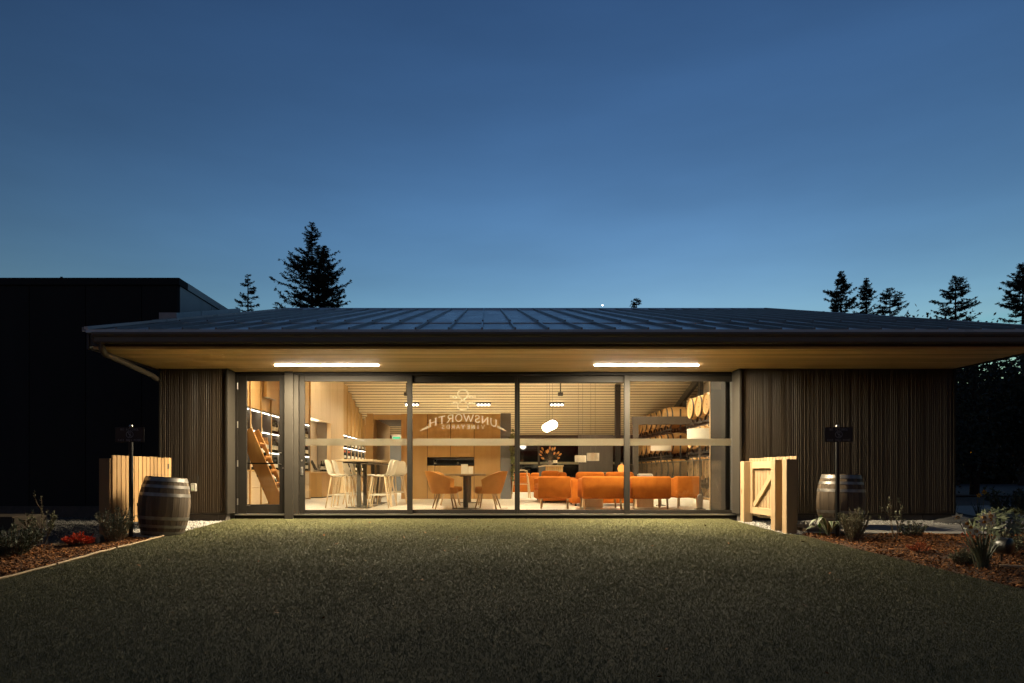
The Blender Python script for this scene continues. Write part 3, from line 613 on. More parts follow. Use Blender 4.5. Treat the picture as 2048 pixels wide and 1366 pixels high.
# ================================================================ shelf wall along the left side
XF = -4.75; XB = -5.16; SZ = [0.755, 1.16, 1.587, 2.01]
S = thing('shelf_wall', 'tall wooden shelving with lit bays running down the left side', 'shelving', (0, 0, 0))
bays = []
for d0, n in ((13.13, 8), (22.8, 7)):
    for k in range(n + 1):
        y = YD(d0 + .67 * k); MB().box(XB + .02, XF, y - .018, y + .018, 0, ceil_z(y) - .03).build('fin', 'fin_wood', S)
        if k < n: bays.append((y + .019, y + .67 - .019))
for i, (y0, y1) in enumerate(bays):
    MB().box(XB - .02, XB + .015, y0, y1, SZ[0], SZ[3] + .02).build('back_panel', 'taupe_dark', S)
    for ya, yb in ((y0 + .0005, y0 + .0045), (y1 - .0045, y1 - .0005)): MB().box(XB + .02, XF - .012, ya, yb, SZ[0] + .013, SZ[3] - .013).build('bay_side', 'taupe_dark', S)
    top = min(ceil_z(y0), ceil_z(y1)) - .03
    MB().box(XF - .05, XF - .03, y0, y1, SZ[3] + .03, top).build('upper_panel', 'panel_wood', S)
    MB().box(XF - .05, XF - .03, y0 + .002, y1 - .002, .40, SZ[0] - .02).build('cabinet_front', 'cabinet', S, bev=.002)
    MB().box(XF - .05, XF - .03, y0 + .002, y1 - .002, .04, .394).build('cabinet_front', 'cabinet', S, bev=.002)
    for j, z in enumerate(SZ):
        MB().box(XB + .02, XF - .02, y0, y1, z - .012, z + .012).build('shelf', 'fin_wood' if j == 0 else 'charcoal', S)
        if j: MB().box(XF - .055, XF - .035, y0 + .01, y1 - .01, z - .022, z - .0125).build('light_strip', 'led_shelf', S)
# bottles, cards and books in the bays
bprof = [(.036, 0), (.038, .01), (.038, .19), (.033, .215), (.016, .245), (.0145, .30), (.016, .302), (.016, .31)]
bm_body = MB().lathe(bprof, 10).mesh('bottle', smooth=True); bm_lab = MB().lathe([(.0388, .06), (.0388, .15)], 10, close=False).mesh('bottle_label', smooth=True)
bm_cap = MB().lathe([(.0165, .255), (.017, .312), (.0, .313)], 8, close=False).mesh('capsule', smooth=True)
def bottle(loc, label, group, material='bottle_glass', cap=None, rot=(0, 0, 0)):
    me = bm_body if material == 'bottle_glass' else AMB
    o = place(me, 'wine_bottle', material, None, loc, rot); tag(o, label, 'bottle', group)
    place(bm_lab, 'bottle_label', 'bottle_label', o)
    if cap: place(bm_cap, 'capsule', cap, o)
    return o
AMB = bm_body.copy()
SH = ['lowest', 'middle', 'top']
def bayname(i): return (ORD[i] + ' bay from the door') if i < 8 else (ORD[i - 8] + ' bay past the pillar')
for i, (y0, y1) in enumerate(bays):
    if i in (5, 6): continue
    for j in range(3):
        z = SZ[j] + .0125; rg = random.Random(i * 7 + j)
        if j == 2 and i in (1, 2):    # displayed cards lean on the top shelf
            t = thing('framed_card', f'pale framed card leaning on the top shelf, {bayname(i)}', 'card', (XF - .13, (y0 + y1) / 2 + .02, z), 0, 'cards on the shelves')
            M = Matrix.Rotation(R(-14), 4, 'Y')
            MB().box(-.008, .008, -.12, .12, .004, .32, M).build('card', 'paper', t)
            for q in range(3): MB().box(.0085, .010, -.08, .06 - .03 * q, .10 + .05 * q, .125 + .05 * q, M).build('print', 'dark_leaf', t)
            o = MB(); gen = [(rg.uniform(-.05, .05), rg.uniform(.05, .16), rg.uniform(.03, .16)) for _ in range(14)]
            continue
        amber = (i, j) == (2, 1); n = 5; cap = 'capsule_red' if (i in (7, 8, 9) and j == 1) else None
        for q in range(n):
            for r_ in range(2 if j < 2 else 1):
                bottle((XF - .075 - .12 * r_, y0 + .07 + q * .118 + rg.uniform(-.01, .01), z),
                       f"{'amber' if amber else 'dark'} bottle, {('front', 'back')[r_]} row, {ORD[q]} along, {SH[j]} shelf of {bayname(i)}", 'wine bottles on the shelves', 'bottle_amber' if amber else 'bottle_glass', cap)
for q in range(2):
    y = bays[2][0] + .02; 
t = thing('shelf_speaker', 'wall box with pale rim high on the shelf panels behind the door', 'box', (XF + .02, bays[2][0] + .36, 2.33))
MB().box(-.02, .06, -.30, .30, 0, .40).build('body', 'panel_wood', t, bev=.006); MB().box(-.018, .066, -.31, .31, -.012, -.001).build('rim', 'steel', t)

# opening with counter between the two runs of shelves
K = thing('serving_recess', 'pale serving recess with white ceiling between the runs of shelves', 'recess', (0, 0, 0))
y0, y1 = YD(18.52), YD(20.9)
MB().box(XF - .06, XF, y0, y1, 2.23, ceil_z(y0) - .06).build('bulkhead', 'pale_wood', K)
MB().box(XB - .01, XF - .062, y0, y1, 2.25, 2.28).build('recess_ceiling', 'plaster', K)
MB().box(XB - .02, XB - .011, y0, y1, 0, 2.25).build('back_wall', 'plaster', K)
MB().box(XB, XF - .12, y1 - .05, y1 - .001, 0, 2.24).build('end_wall', 'taupe', K)
MB().box(XB - .01, XF, y1, YD(22.78), 0, ceil_z(YD(22.7)) - .02).build('pillar', 'pale_wood', K)
for yy in (y0 + .7, y0 + 1.5): MB().lathe([(.05, 2.243), (.05, 2.249)], 14, c=(-4.96, yy, 0)).build('downlight', 'downlight', K)
point('recess_lamp', K, (-4.95, y0 + 1.1, 2.0), 14 * E, .12)
C_ = thing('service_counter', 'wood-panelled service counter below the pale recess', 'counter', (0, 0, 0))
cx1 = PX(644, YD(19.4))
for k in range(3): MB().box(-5.13 + k * .155, -4.98 + k * .155, YD(19.38), YD(19.40), .03, .72).build('front_panel', 'fin_wood', C_, bev=.002)
for k in range(6): MB().box(cx1 - .02, cx1, YD(19.42) + k * .22, YD(19.42) + k * .22 + .213, .03, .72).build('side_panel', 'fin_wood', C_, bev=.002)
MB().box(-5.14, cx1 - .021, YD(19.405), YD(20.75), 0.0, .72).build('carcass', 'charcoal', C_)
MB().box(-5.14, cx1 + .02, YD(19.36), YD(20.78), .722, .755).build('counter_top', 'pale_wood', C_, bev=.003)
t = thing('till_screen', 'tilted dark till screen standing on the service counter', 'screen', (PX(634, YD(19.6)), YD(19.6), .756), R(25))
M = Matrix.Rotation(R(-28), 4, 'Y'); MB().box(-.012, .012, -.16, .16, .05, .36, M).build('display', 'charcoal', t, bev=.004); MB().box(-.08, .08, -.08, .08, 0, .015).build('foot', 'charcoal', t, bev=.004)
MB().box(-.03, .01, -.02, .02, .014, .10).build('stand', 'steel', t)
for k, px in enumerate((643, 648, 653, 658)):
    bottle((PX(px, YD(19.9)), YD(19.9), .756), f'dark bottle on the service counter, {ORD[k]} from the till screen', 'bottles on the service counter')
for k, px in enumerate((628, 639, 650)):
    o = MB().lathe([(.03, 0), (.03, .006), (.006, .012), (.006, .08), (.035, .12), (.04, .17), (.036, .20)], 14).build('wine_glass', 'clear_glass', None, (PX(px, YD(19.46)), YD(19.46), .756), smooth=True)
    tag(o, f'clear stemmed glass on the counter edge, {ORD[k]} from the wall', 'glass', 'glasses on the service counter')

# leaning knotty pine display rack behind the door
RK = thing('bottle_rack', 'leaning knotty pine bottle rack standing behind the glass door', 'rack', (PX(561, YD(12.75)), YD(12.75), 0))
ang = R(-23)
for k, (dx, dy, w, hgt, mt) in enumerate(((-.02, 0, .26, 1.62, 'knotty_pine'), (-.03, .42, .26, 1.62, 'knotty_pine'))):
    M = Matrix.Translation((dx, dy, 0)) @ Matrix.Rotation(ang, 4, 'Y')
    MB().box(-w / 2, w / 2, -.02, .02, .02 if k else .0, hgt, M).build('side_board', mt, RK, bev=.004)
for k in range(5):
    M = Matrix.Translation((.0, 0, 0)) @ Matrix.Rotation(ang, 4, 'Y')
    MB().box(-.02, .13, .025, .395, .22 + .27 * k, .245 + .27 * k, M).build('shelf', 'knotty_pine', RK)
    MB().box(-.15, -.132, -.021, .03, .20 + .27 * k, .235 + .27 * k, M).build('dowel', 'dark_wood', RK)
for k in range(4):
    p = Matrix.Rotation(ang, 4, 'Y') @ Vector((.10, 0, .26 + .27 * k)); p += RK.location
    bottle((p.x, p.y + .14, p.z), f'bottle resting in the leaning pine rack, {ORD[k]} from the bottom', 'bottles in the leaning rack', 'bottle_glass', None, (0, R(-38), 0))

# ================================================================ wood-panelled wall with portal and fireplace slot
Yp = YD(18.7); PWALL = thing('panelled_wall', 'honey wood panelled partition with a portal and a dark fireplace slot', 'partition', (0, Yp, 0)); ZT = 2.34
def pxx(p): return PX(p, Yp)
MB().box(pxx(734), pxx(746), 0, .5, 0, ZT).build('portal_post', 'panel_wood', PWALL, bev=.003)
MB().box(pxx(746.2), pxx(802), .10, .25, PZ(839, Yp + .1), ZT - .02).build('portal_lintel', 'fin_wood', PWALL)
MB().box(pxx(747), pxx(802), .3, 3.2, PZ(838, Yp + .3), PZ(838, Yp + .3) + .04).build('portal_soffit', 'dark_brown_wall', PWALL)
MB().box(pxx(746.5) - .3, pxx(747), .5, 3.2, 0, ZT - .05).build('corridor_wall', 'panel_wood', PWALL)
cuts = [(802, 854.4, 0, ZT), (854.8, 901, PZ(914.5, Yp), PZ(846, Yp)), (901.4, 948, PZ(914.5, Yp), PZ(846, Yp)), (854.8, 948, PZ(845.6, Yp), ZT), (948.4, 1001, 0, ZT),
        (854.8, 869, 0, PZ(931, Yp)), (869.4, 948, 0, PZ(931, Yp))]
for a, b, z0, z1 in cuts: MB().box(pxx(a) + .004, pxx(b) - .004, 0, .03, z0 + .004, z1 - .004).build('wall_panel', 'panel_wood', PWALL, bev=.002)
MB().box(pxx(802) + .005, pxx(854), .031, 2.6, 0, ZT - .01).build('core', 'dark_brown_wall', PWALL)
MB().box(pxx(949), pxx(1001) - .005, .031, 2.6, 0, ZT - .01).build('core', 'dark_brown_wall', PWALL)
MB().box(pxx(854) + .001, pxx(949) - .001, .031, 2.6, PZ(914.5, Yp), ZT - .012).build('core', 'dark_brown_wall', PWALL)
MB().box(pxx(854) + .001, pxx(949) - .001, .031, 2.6, 0, PZ(931, Yp)).build('core', 'dark_brown_wall', PWALL)
for a, b in ((868, 911), (915, 948)): MB().box(pxx(a), pxx(b), .9, .92, PZ(929, Yp + .9), PZ(920, Yp + .9)).build('fireplace_glass', 'grey_panel', PWALL)
MB().box(pxx(1001) + .002, pxx(1022), -.02, 2.6, 0, ZT + .01).build('end_panel', 'grey_panel', PWALL, bev=.003)
t = thing('exit_sign', 'small green lit exit sign seen through the wooden portal', 'sign', (PX(793, YD(26)), YD(26), PZ(878, YD(26))))
MB().box(-.17, .17, -.03, .03, -.02, .17).build('body', 'white_plastic', t, bev=.004); MB().box(-.14, .14, -.033, -.031, -.005, .07).build('face', 'exit_glow', t)
t = thing('corridor_door', 'dark blue-grey door at the end of the wooden portal', 'door', (PX(778, YD(27)), YD(27), 0))
MB().box(0, .62, 0, .05, 0, 2.05).build('leaf', 'grey_panel', t, bev=.003); MB().box(-.35, -.005, 0, .06, 0, 2.1).build('frame', 'black_panel', t)
# hanging vine at the end of the partition
t = thing('hanging_vine', 'trailing green vine hanging at the grey end of the partition', 'plant', (PX(1025, YD(18.4)), YD(18.4), 0)); m = MB(); s_ = MB(); rg = random.Random(4)
for q in range(3):
    pts = [(rg.uniform(-.03, .06) + .03 * math.sin(z * 7 + q), rg.uniform(-.03, .03), z) for z in np.linspace(1.85 - .1 * q, .55 + .2 * q, 16)]
    s_.tube(pts, .004, 5)
    for p in pts:
        for _ in range(3):
            a = rg.uniform(0, 6.28); c = Vector(p) + Vector((rg.uniform(-.04, .04), rg.uniform(-.04, .04), rg.uniform(-.04, .04))); u = Vector((math.cos(a), .3, math.sin(a))) * .05; w = Vector((-math.sin(a), .2, math.cos(a))) * .028
            m.add([c - u, c + w, c + u, c - w], [(0, 1, 2, 3)])
s_.build('stem', 'twig', t); m.build('leaves', 'vine_leaf', t)

# ================================================================ high tables and bar stools
for i, (d0, d1, cs, w) in enumerate(((13.30, 15.0, (13.8, 14.5), 'nearest the glass'), (15.04, 16.8, (15.5, 16.25), 'further from the glass'))):
    t = thing('high_table', f'high dark wood bar table among white stools, {w}', 'table', (-2.57, YD((d0 + d1) / 2), 0), 0, 'high bar tables'); L2 = (d1 - d0) / 2
    MB().box(-.375, .375, -L2, L2, .925, .968).build('table_top', 'table_wood', t, bev=.004)
    MB().box(-.25, .25, -L2 + .15, L2 - .15, .895, .924).build('apron', 'table_metal', t)
    for c in cs:
        yy = c - (d0 + d1) / 2
        MB().box(-.035, .035, yy - .035, yy + .035, .012, .894).build('column', 'table_metal', t, bev=.004); MB().box(-.24, .24, yy - .2, yy + .2, 0, .011).build('base_plate', 'table_metal', t)
def stool():
    t = thing('bar_stool', 'x', 'bar stool', (0, 0, 0), 0, 'white shell bar stools')
    # shell: seat that sweeps up into the back; faces +y
    m = MB(); prof = [(.21, .655, .17), (.16, .645, .20), (.05, .635, .215), (-.08, .64, .215), (-.15, .665, .21), (-.19, .72, .205), (-.215, .80, .20), (-.235, .88, .19), (-.255, .94, .165), (-.27, .97, .12)]
    n = 7; vs = []; 
    for th in (0, .012):
        for (y, z, hw) in prof:
            for k in range(n):
                u = -1 + 2 * k / (n - 1); dish = .045 * u * u
                vs.append((hw * u, y + (dish * .9 if z > .7 else 0) - (th if z > .7 else 0), z + (dish * .6 if z <= .7 else 0) - (th if z <= .7 else 0)))
    r_ = len(prof); fs = []
    for s in range(2):
        for i in range(r_ - 1):
            for k in range(n - 1): a = s * r_ * n + i * n + k; fs.append((a, a + 1, a + n + 1, a + n))
    for i in range(r_ - 1):
        for k in (0, n - 1): a = i * n + k; fs.append((a, a + n, a + n + r_ * n, a + r_ * n))
    for k in range(n - 1):
        for i in (0, r_ - 1): a = i * n + k; fs.append((a, a + 1, a + 1 + r_ * n, a + r_ * n))
    m.add(vs, fs); m.build('shell', 'white_shell', t, smooth=True)
    MB().box(-.16, .16, -.12, .18, .642, .66).build('seat_pad', 'seat_pad', t, bev=.008)
    for sx in (-1, 1):
        for sy in (-1, 1): MB().tube([(sx * .13, sy * .12 + .02, .64), (sx * .225, sy * .215 + .02, 0)], [.017, .013], 8).build('leg', 'pale_wood', t, smooth=True)
    z = .26; q = .13 + .095 * (.64 - z) / .64; p = .12 + .095 * (.64 - z) / .64
    for a, b in (((-q, -p), (q, -p)), ((-q, p), (q, p)), ((-q, -p), (-q, p)), ((q, -p), (q, p))):
        MB().tube([(a[0], a[1] + .02, z), (b[0], b[1] + .02, z)], .009, 6).build('foot_rail', 'white_shell', t)
    return t
st0 = stool(); first = True
spots = [(-2.98, 13.75, -92, 'left side of the high tables, nearest the glass'), (-2.98, 14.42, -88, 'left side of the high tables, second from the glass'), (-2.98, 15.45, -95, 'left side of the high tables, third from the glass'), (-2.98, 16.2, -88, 'left side of the high tables, farthest from the glass'),
         (-2.13, 13.75, 92, 'right side of the high tables, nearest the glass'), (-2.13, 14.45, 85, 'right side of the high tables, second from the glass'), (-2.10, 15.55, 40, 'right side of the high tables, turned half away'), (-2.12, 16.6, 95, 'right side of the high tables, farthest from the glass')]
for x, d, a, w in spots:
    lab = 'white shell bar stool, ' + w
    if first: st0.location = (x, YD(d), 0); st0.rotation_euler = (0, 0, R(a)); st0['label'] = lab; first = False
    else: dup(st0, (x, YD(d), 0), R(a), lab)

# ================================================================ small table with tan chairs
T_ = thing('dining_table', 'long oak table on two dark pedestals below the lettering', 'table', (-.40, YD(14.8), 0))
MB().box(-.40, .40, -1.75, 1.75, .645, .685).build('table_top', 'table_wood', T_, bev=.006)
for yy in (-1.35, 1.45):
    MB().lathe([(.05, .012), (.05, .63)], 16, c=(0, yy, 0)).build('column', 'table_metal', T_, smooth=True); MB().lathe([(.27, 0), (.27, .008), (.05, .02)], 28, c=(0, yy, 0)).build('base', 'table_metal', T_)
    MB().lathe([(.12, .63), (.12, .644)], 16, c=(0, yy, 0)).build('top_plate', 'table_metal', T_)
for k, (px, w, hh, mt) in enumerate(((929, .135, .19, 'taller'), (941, .095, .145, 'shorter'))):
    o = MB().prism([(-.05, 0), (.05, 0), (.008, hh), (-.008, hh)], w, 'x', -w / 2).build('menu_card', 'paper', None, (PX(px, YD(13.7)), YD(13.7) + .12 * k, .686)); tag(o, f'pale standing menu card on the oak table, the {mt}', 'card', 'menu cards on the oak table')
def tub_chair():
    t = thing('tub_chair', 'x', 'chair', (0, 0, 0), 0, 'tan leather tub chairs')   # faces +y
    m = MB(); n = 19; vs = []; rr = .27
    for th in (0, .045):
        for z_, f in ((.30, .86), (.40, .95), (.55, 1.03), (1, 1.12)):
            for k in range(n):
                a = R(200 + 140 * 1.0 * k / (n - 1)) if False else R(-200 + 220 * k / (n - 1)); c = abs(k - (n - 1) / 2) / ((n - 1) / 2)
                top = .735 - .17 * max(0, c - .35) ** 1.3 / .65 ** 1.3; z = top if z_ == 1 else min(z_, top - .02)
                r = rr * f - th; lean = (z - .3) * .16
                vs.append((r * math.cos(a), r * math.sin(a) * 1.0 - lean * (1 - c), z))
    L_ = 4; fs = []
    for s in range(2):
        for i in range(L_ - 1):
            for k in range(n - 1): a = s * L_ * n + i * n + k; fs.append((a, a + 1, a + n + 1, a + n))
    for k in range(n - 1):
        for i in (0, L_ - 1): a = i * n + k; fs.append((a, a + 1, a + 1 + L_ * n, a + L_ * n))
    for i in range(L_ - 1):
        for k in (0, n - 1): a = i * n + k; fs.append((a, a + n, a + n + L_ * n, a + L_ * n))
    m.add(vs, fs); m.build('back_shell', 'tan_leather', t, smooth=True)
    MB().lathe([(.02, .30), (.21, .30), (.235, .33), (.235, .38), (.21, .41), (.02, .415)], 24, c=(0, .05, 0)).build('seat', 'tan_leather', t, smooth=True)
    for sx in (-1, 1):
        for sy in (-1, 1): MB().tube([(sx * .14, sy * .13 + .03, .31), (sx * .22, sy * .21 + .02, 0)], [.02, .011], 8).build('leg', 'leg_wood', t, smooth=True)
    return t
c0 = tub_chair()
for k, (x, d, a, w) in enumerate(((-.83, 13.35, -78, 'left of the oak table, nearer the glass'), (-.80, 14.9, -85, 'left of the oak table, further back'), (.06, 13.35, 78, 'right of the oak table, nearer the glass'), (.04, 14.8, 85, 'right of the oak table, further back'))):
    lab = 'tan leather tub chair ' + w
    if k == 0: c0.location = (x, YD(d), 0); c0.rotation_euler = (0, 0, R(a)); c0['label'] = lab
    else: dup(c0, (x, YD(d), 0), R(a), lab)

# ================================================================ orange lounge
def soft(parent, name, x0, x1, y0, y1, z0, z1, mt='orange_fabric', b=.045): return MB().box(x0, x1, y0, y1, z0, z1).build(name, mt, parent, bev=b, seg=4, smooth=True)
def armchair(x, d, w, rz, label, dep=.70):
    t = thing('armchair', label, 'armchair', (x, YD(d) + dep / 2, 0), rz, 'orange armchairs with their backs to the glass'); h = w / 2; e = dep / 2     # back towards -y
    soft(t, 'backrest', -h, h, -e, -e + .15, .20, .635); 
    for s in (-1, 1): soft(t, 'arm', *sorted((s * h, s * (h - .12))), -e + .10, e - .02, .205, .60)
    soft(t, 'seat', -h + .115, h - .115, -e + .12, e, .21, .42)
    for sx in (-1, 1):
        for y in (-e + .06, e - .08): MB().tube([(sx * (h - .07), y, .21), (sx * (h - .06), y, 0)], [.021, .017], 8).build('leg', 'leg_wood', t, smooth=True)
    return t
armchair(PX(1112, YD(13.3)), 13.25, .64, R(-6), 'orange fabric armchair, leftmost of the row seen from behind')
armchair(PX(1207, YD(13.1)), 13.1, .82, R(0), 'orange fabric armchair, second from left in the row, behind the panel joint')
armchair(PX(1302, YD(13.1)), 13.1, .78, R(2), 'orange fabric armchair with a dark tag, third from left in the row')
armchair(PX(1362, YD(13.9)), 13.75, .62, R(24), 'orange fabric armchair, rightmost of the row, set back beside the railing')
MB()
o = MB().box(-.004, .004, -.004, .0, 0, .03).build('care_tag', 'ink', None); o.parent = [a for a in COL.objects if a.get('label', '').startswith('orange fabric armchair with a dark')][0]; o.location = (-.335, -.353, .235)
def sofa(x0, x1, y0, y1, label, rz=0, n=2, cat='sofa', hb=.73):
    """front towards -y in its own frame"""
    t = thing('sofa', label, cat, ((x0 + x1) / 2, (y0 + y1) / 2, 0), rz, 'orange sofas'); w = (x1 - x0) / 2; e = (y1 - y0) / 2
    soft(t, 'base', -w + .1, w - .1, -e, e - .05, .06, .28, b=.03); soft(t, 'back', -w + .02, w - .02, e - .2, e, .06, .60)
    for s in (-1, 1): soft(t, 'arm', *sorted((s * w, s * (w - .16))), -e, e, .05, .575)
    cw = (2 * w - .34) / n
    for k in range(n):
        a = -w + .17 + k * cw
        soft(t, 'seat_cushion', a + .005, a + cw - .005, -e + .01, e - .22, .285, .44, b=.06)
        soft(t, 'back_cushion', a + .008, a + cw - .008, e - .40, e - .18, .43, hb, b=.08)
    for sx in (-1, 1):
        for sy in (-1, 1): MB().box(sx * (w - .1) - .02, sx * (w - .1) + .02, sy * (e - .1) - .02, sy * (e - .1) + .02, 0, .06).build('foot', 'charcoal', t)
    return t
sofa(1.81, 3.45, YD(14.45), YD(15.4), 'long orange two-cushion sofa facing the glass behind the armchairs')
sb = sofa(-1.05, 1.05, -.42, .42, 'orange sofa seen end-on behind the leftmost armchair', R(-90)); sb.location = (1.68, YD(17.0), 0)
sd = sofa(-.75, .75, -.42, .42, 'distant orange sofa beyond the partition and the oak chair', R(180)); sd.location = (1.55, YD(23.9), 0)
def cube_table(x, d, w, label):
    t = thing('cube_table', label, 'side table', (x, YD(d), 0), 0, 'pale wooden cube tables'); h = w / 2
    MB().box(-h, h, -h, h, .27, .30).build('top', 'pale_wood', t, bev=.004)
    for s in (-1, 1): MB().box(s * h - (.025 if s > 0 else 0), s * h + (.025 if s < 0 else 0), -h, h, 0, .269).build('side', 'pale_wood', t, bev=.003)
    MB().box(-h + .026, h - .026, -h + .004, -h + .028, 0, .269).build('front', 'pale_wood', t)
cube_table(PX(1185, YD(13.95)), 14.05, .40, 'pale wooden cube table behind the second armchair')
cube_table(PX(1289, YD(13.95)), 14.05, .34, 'pale wooden cube table behind the third armchair')
t = thing('throw_cushion', 'pale grey cushion lying behind the third armchair', 'cushion', (PX(1290, YD(15.2)), YD(15.2), .55)); soft(t, 'cover', -.17, .17, -.1, .1, 0, .14, 'cushion_grey', .05)
MB().box(-.12, .12, -.15, .15, -.55, -.03).build('plinth', 'orange_fabric', t, bev=.02)
t = thing('throw_cushion', 'orange cushions heaped on the end-on sofa', 'cushion', (1.55, YD(16.4), .56)); soft(t, 'cover', -.22, .22, -.1, .1, 0, .20, b=.07)
MB().box(-.1, .1, -.08, .08, -.12, .02).build('underside', 'orange_fabric', t, bev=.02)
# oak chair in the distance
t = thing('oak_chair', 'pale oak chair with open frame beside the distant orange sofa', 'chair', (PX(1041, YD(19.4)), YD(19.4), 0))
for sx in (-1, 1):
    MB().tube([(sx * .20, -.2, .62), (sx * .27, -.24, 0)], .018, 8).build('leg', 'pale_wood', t, smooth=True); MB().tube([(sx * .19, .2, .78), (sx * .25, .26, 0)], .018, 8).build('leg', 'pale_wood', t, smooth=True)
    MB().tube([(sx * .2, -.22, .62), (sx * .2, .2, .64)], .016, 8).build('arm', 'pale_wood', t, smooth=True)
MB().tube([(-.2, .2, .76), (-.12, .26, .79), (.12, .26, .79), (.2, .2, .76)], .02, 8).build('back_rail', 'pale_wood', t, smooth=True); MB().box(-.22, .22, -.2, .2, .40, .44).build('seat', 'orange_fabric', t, bev=.02)
MB().tube([(-.23, -.22, .40), (.23, -.22, .40)], .012, 6).build('stretcher', 'pale_wood', t)
# island bar with flowers
I_ = thing('island_bar', 'wood-slatted island bar with pale top behind the lounge', 'counter', (0, 0, 0)); yb = YD(20.0); x0, x1 = PX(1091, yb), PX(1126, yb)
for k in range(8): w = (x1 - x0) / 8; MB().box(x0 + k * w + .003, x0 + (k + 1) * w - .003, yb, yb + .02, .02, .91).build('slat', 'fin_wood', I_, bev=.002)
MB().box(x0 - .0, x1, yb + .021, yb + 2.4, 0, .91).build('carcass', 'charcoal', I_); MB().box(x0 - .03, x1 + .02, yb - .03, yb + 2.43, .911, .945).build('top', 'pale_wood', I_, bev=.003)
for k in range(4): MB().box(x0 - .012, x0 - .001, yb + .1 + k * .55, yb + .6 + k * .55, .1, .85).build('door_panel', 'charcoal', I_)
t = thing('flower_vase', 'vase of dried orange flower heads on the island bar', 'vase', (PX(1100, yb + .3), yb + .3, .946))
MB().lathe([(.03, 0), (.06, .03), (.05, .12), (.045, .14)], 16).build('vase', 'steel', t, smooth=True); rg = random.Random(9); m = MB(); s_ = MB()
for q in range(13):
    a = R(15 + 150 * q / 12); e = rg.uniform(-.08, .08); L = rg.uniform(.20, .40) * (.75 + .35 * math.sin(a)); p = Vector((math.cos(a) * L * .8, e, .12 + math.sin(a) * L)); s_.tube([(0, 0, .1), p], .004, 5)
    dr = (p - Vector((0, 0, .1))).normalized()
    for z_ in range(7):
        b_ = 6.28 * z_ / 7; u = Vector((math.cos(b_), math.sin(b_), 0)); u = (u - dr * u.dot(dr)).normalized(); w = dr.cross(u) * .016
        m.add([p, p + dr * .06 + u * .028 + w, p + dr * .13 + u * .012, p + dr * .06 + u * .028 - w], [(0, 1, 2, 3)])
s_.build('stems', 'twig', t); m.build('flower_heads', 'protea', t)
for k, px in enumerate((1108, 1112)): bottle((PX(px, yb + .25), yb + .25, .946), f'dark bottle beside the flower vase on the island, {ORD[k]} from the vase', 'bottles on the island bar')
t = thing('table_lantern', 'small glowing orange lantern at the edge of the third panel', 'lantern', (PX(1243, YD(22.2)), YD(22.2), .72)); emit('lantern', (1, .32, .06), 2.2 * E)
MB().lathe([(.05, 0), (.11, .05), (.13, .14), (.10, .24), (.04, .28)], 16).build('glow', 'lantern', t, smooth=True); MB().lathe([(.14, -.72), (.14, -.70), (.02, -.68), (.02, -.02), (.16, -.012), (.16, 0)], 16).build('stand', 'charcoal', t)

# ================================================================ barrel racks
XH = 6.05; RB = .345
hb_ = [(.285, 0), (.30, .02), (.325, .16), (RB, .36), (RB, .52), (.325, .72), (.30, .86), (.285, .88)]
def wine_barrel():
    t = thing('oak_barrel', 'x', 'barrel', (0, 0, 0), 0, 'oak barrels on the racks')
    MB().lathe(hb_, 22, 'x', close=False).build('body', 'new_oak', t, smooth=True)
    hd = MB().lathe([(.0, .028), (.274, .028), (.276, .0), (.285, .0)], 22, 'x', close=False).build('head', 'oak_head', t)
    mk = MB(); T = lambda p: (.024, -p[0], p[1])
    stroke_poly(mk, [(.07 * math.cos(R(a)), .05 + .07 * math.sin(R(a))) for a in range(0, 361, 30)], .014, T); stroke_poly(mk, [(.06 * math.cos(R(a)), -.07 + .06 * math.sin(R(a))) for a in range(0, 361, 30)], .012, T)
    mk.build('stamp', 'dark_wood', hd)
    for a, b, ra, rb in ((.012, .055, .301, .310), (.17, .215, .329, .335), (.665, .71, .335, .329), (.825, .868, .310, .301)): MB().lathe([(ra, a), (rb, b)], 22, 'x', close=False).build('hoop', 'hoop_black', t, smooth=True)
    return t
b0 = wine_barrel(); nb = 0; ROWS = [('bottom', -.02), ('second', .86), ('third', 1.74), ('top', 2.62)]
GR = [('nearer', [18.0 + .75 * k for k in range(4)]), ('farther', [23.1 + .75 * k for k in range(7)])]
for gi, (gn, ds) in enumerate(GR):
    for rn, z in ROWS:
        for k, d in enumerate(ds):
            lab = f'oak barrel in the {rn} row of the {gn} barrel rack, {ORD[k]} from the glass'; x = XH + random.uniform(-.02, .02)
            if nb == 0: b0.location = (x, YD(d), z); b0['label'] = lab; b0.rotation_euler = (R(random.uniform(0, 360)), 0, 0)
            else: dup(b0, (x, YD(d), z), 0, lab, rot=(R(random.uniform(-40, 40)), 0, 0))
            nb += 1
        t = thing('barrel_rack', f'black steel cradle rack under the {rn} barrels of the {gn} group', 'rack', (XH, YD(ds[0]) - .4, z - RB - .12), 0, 'steel barrel racks'); Lr = ds[-1] - ds[0] + .8
        for xx in (.14, .70):
            MB().box(xx - .025, xx + .025, 0, Lr, 0, .05).build('rail', 'rack_steel', t); MB().box(xx - .025, xx + .025, 0, Lr, -.10, -.06).build('rail', 'rack_steel', t)
        m = MB()
        for k, d in enumerate(ds):
            yc = .4 + (d - ds[0])
            for s in (-1, 1):
                for xx in (.14, .70): m.prism([(yc + s * .10, .05), (yc + s * .22, .05), (yc + s * .27, .16), (yc + s * .24, .16)], .05, 'x', xx - .025); m.box(xx - .02, xx + .02, yc + s * .3 - .02, yc + s * .3 + .02, -.1, .02)
            m.box(.0, .86, yc + .355, yc + .395, -.06, -.0)
        m.build('cradle', 'rack_steel', t)
        for yy in (0.01, Lr - .05): MB().box(.40, .45, yy, yy + .04, -.1, .7).build('upright', 'rack_steel', t)
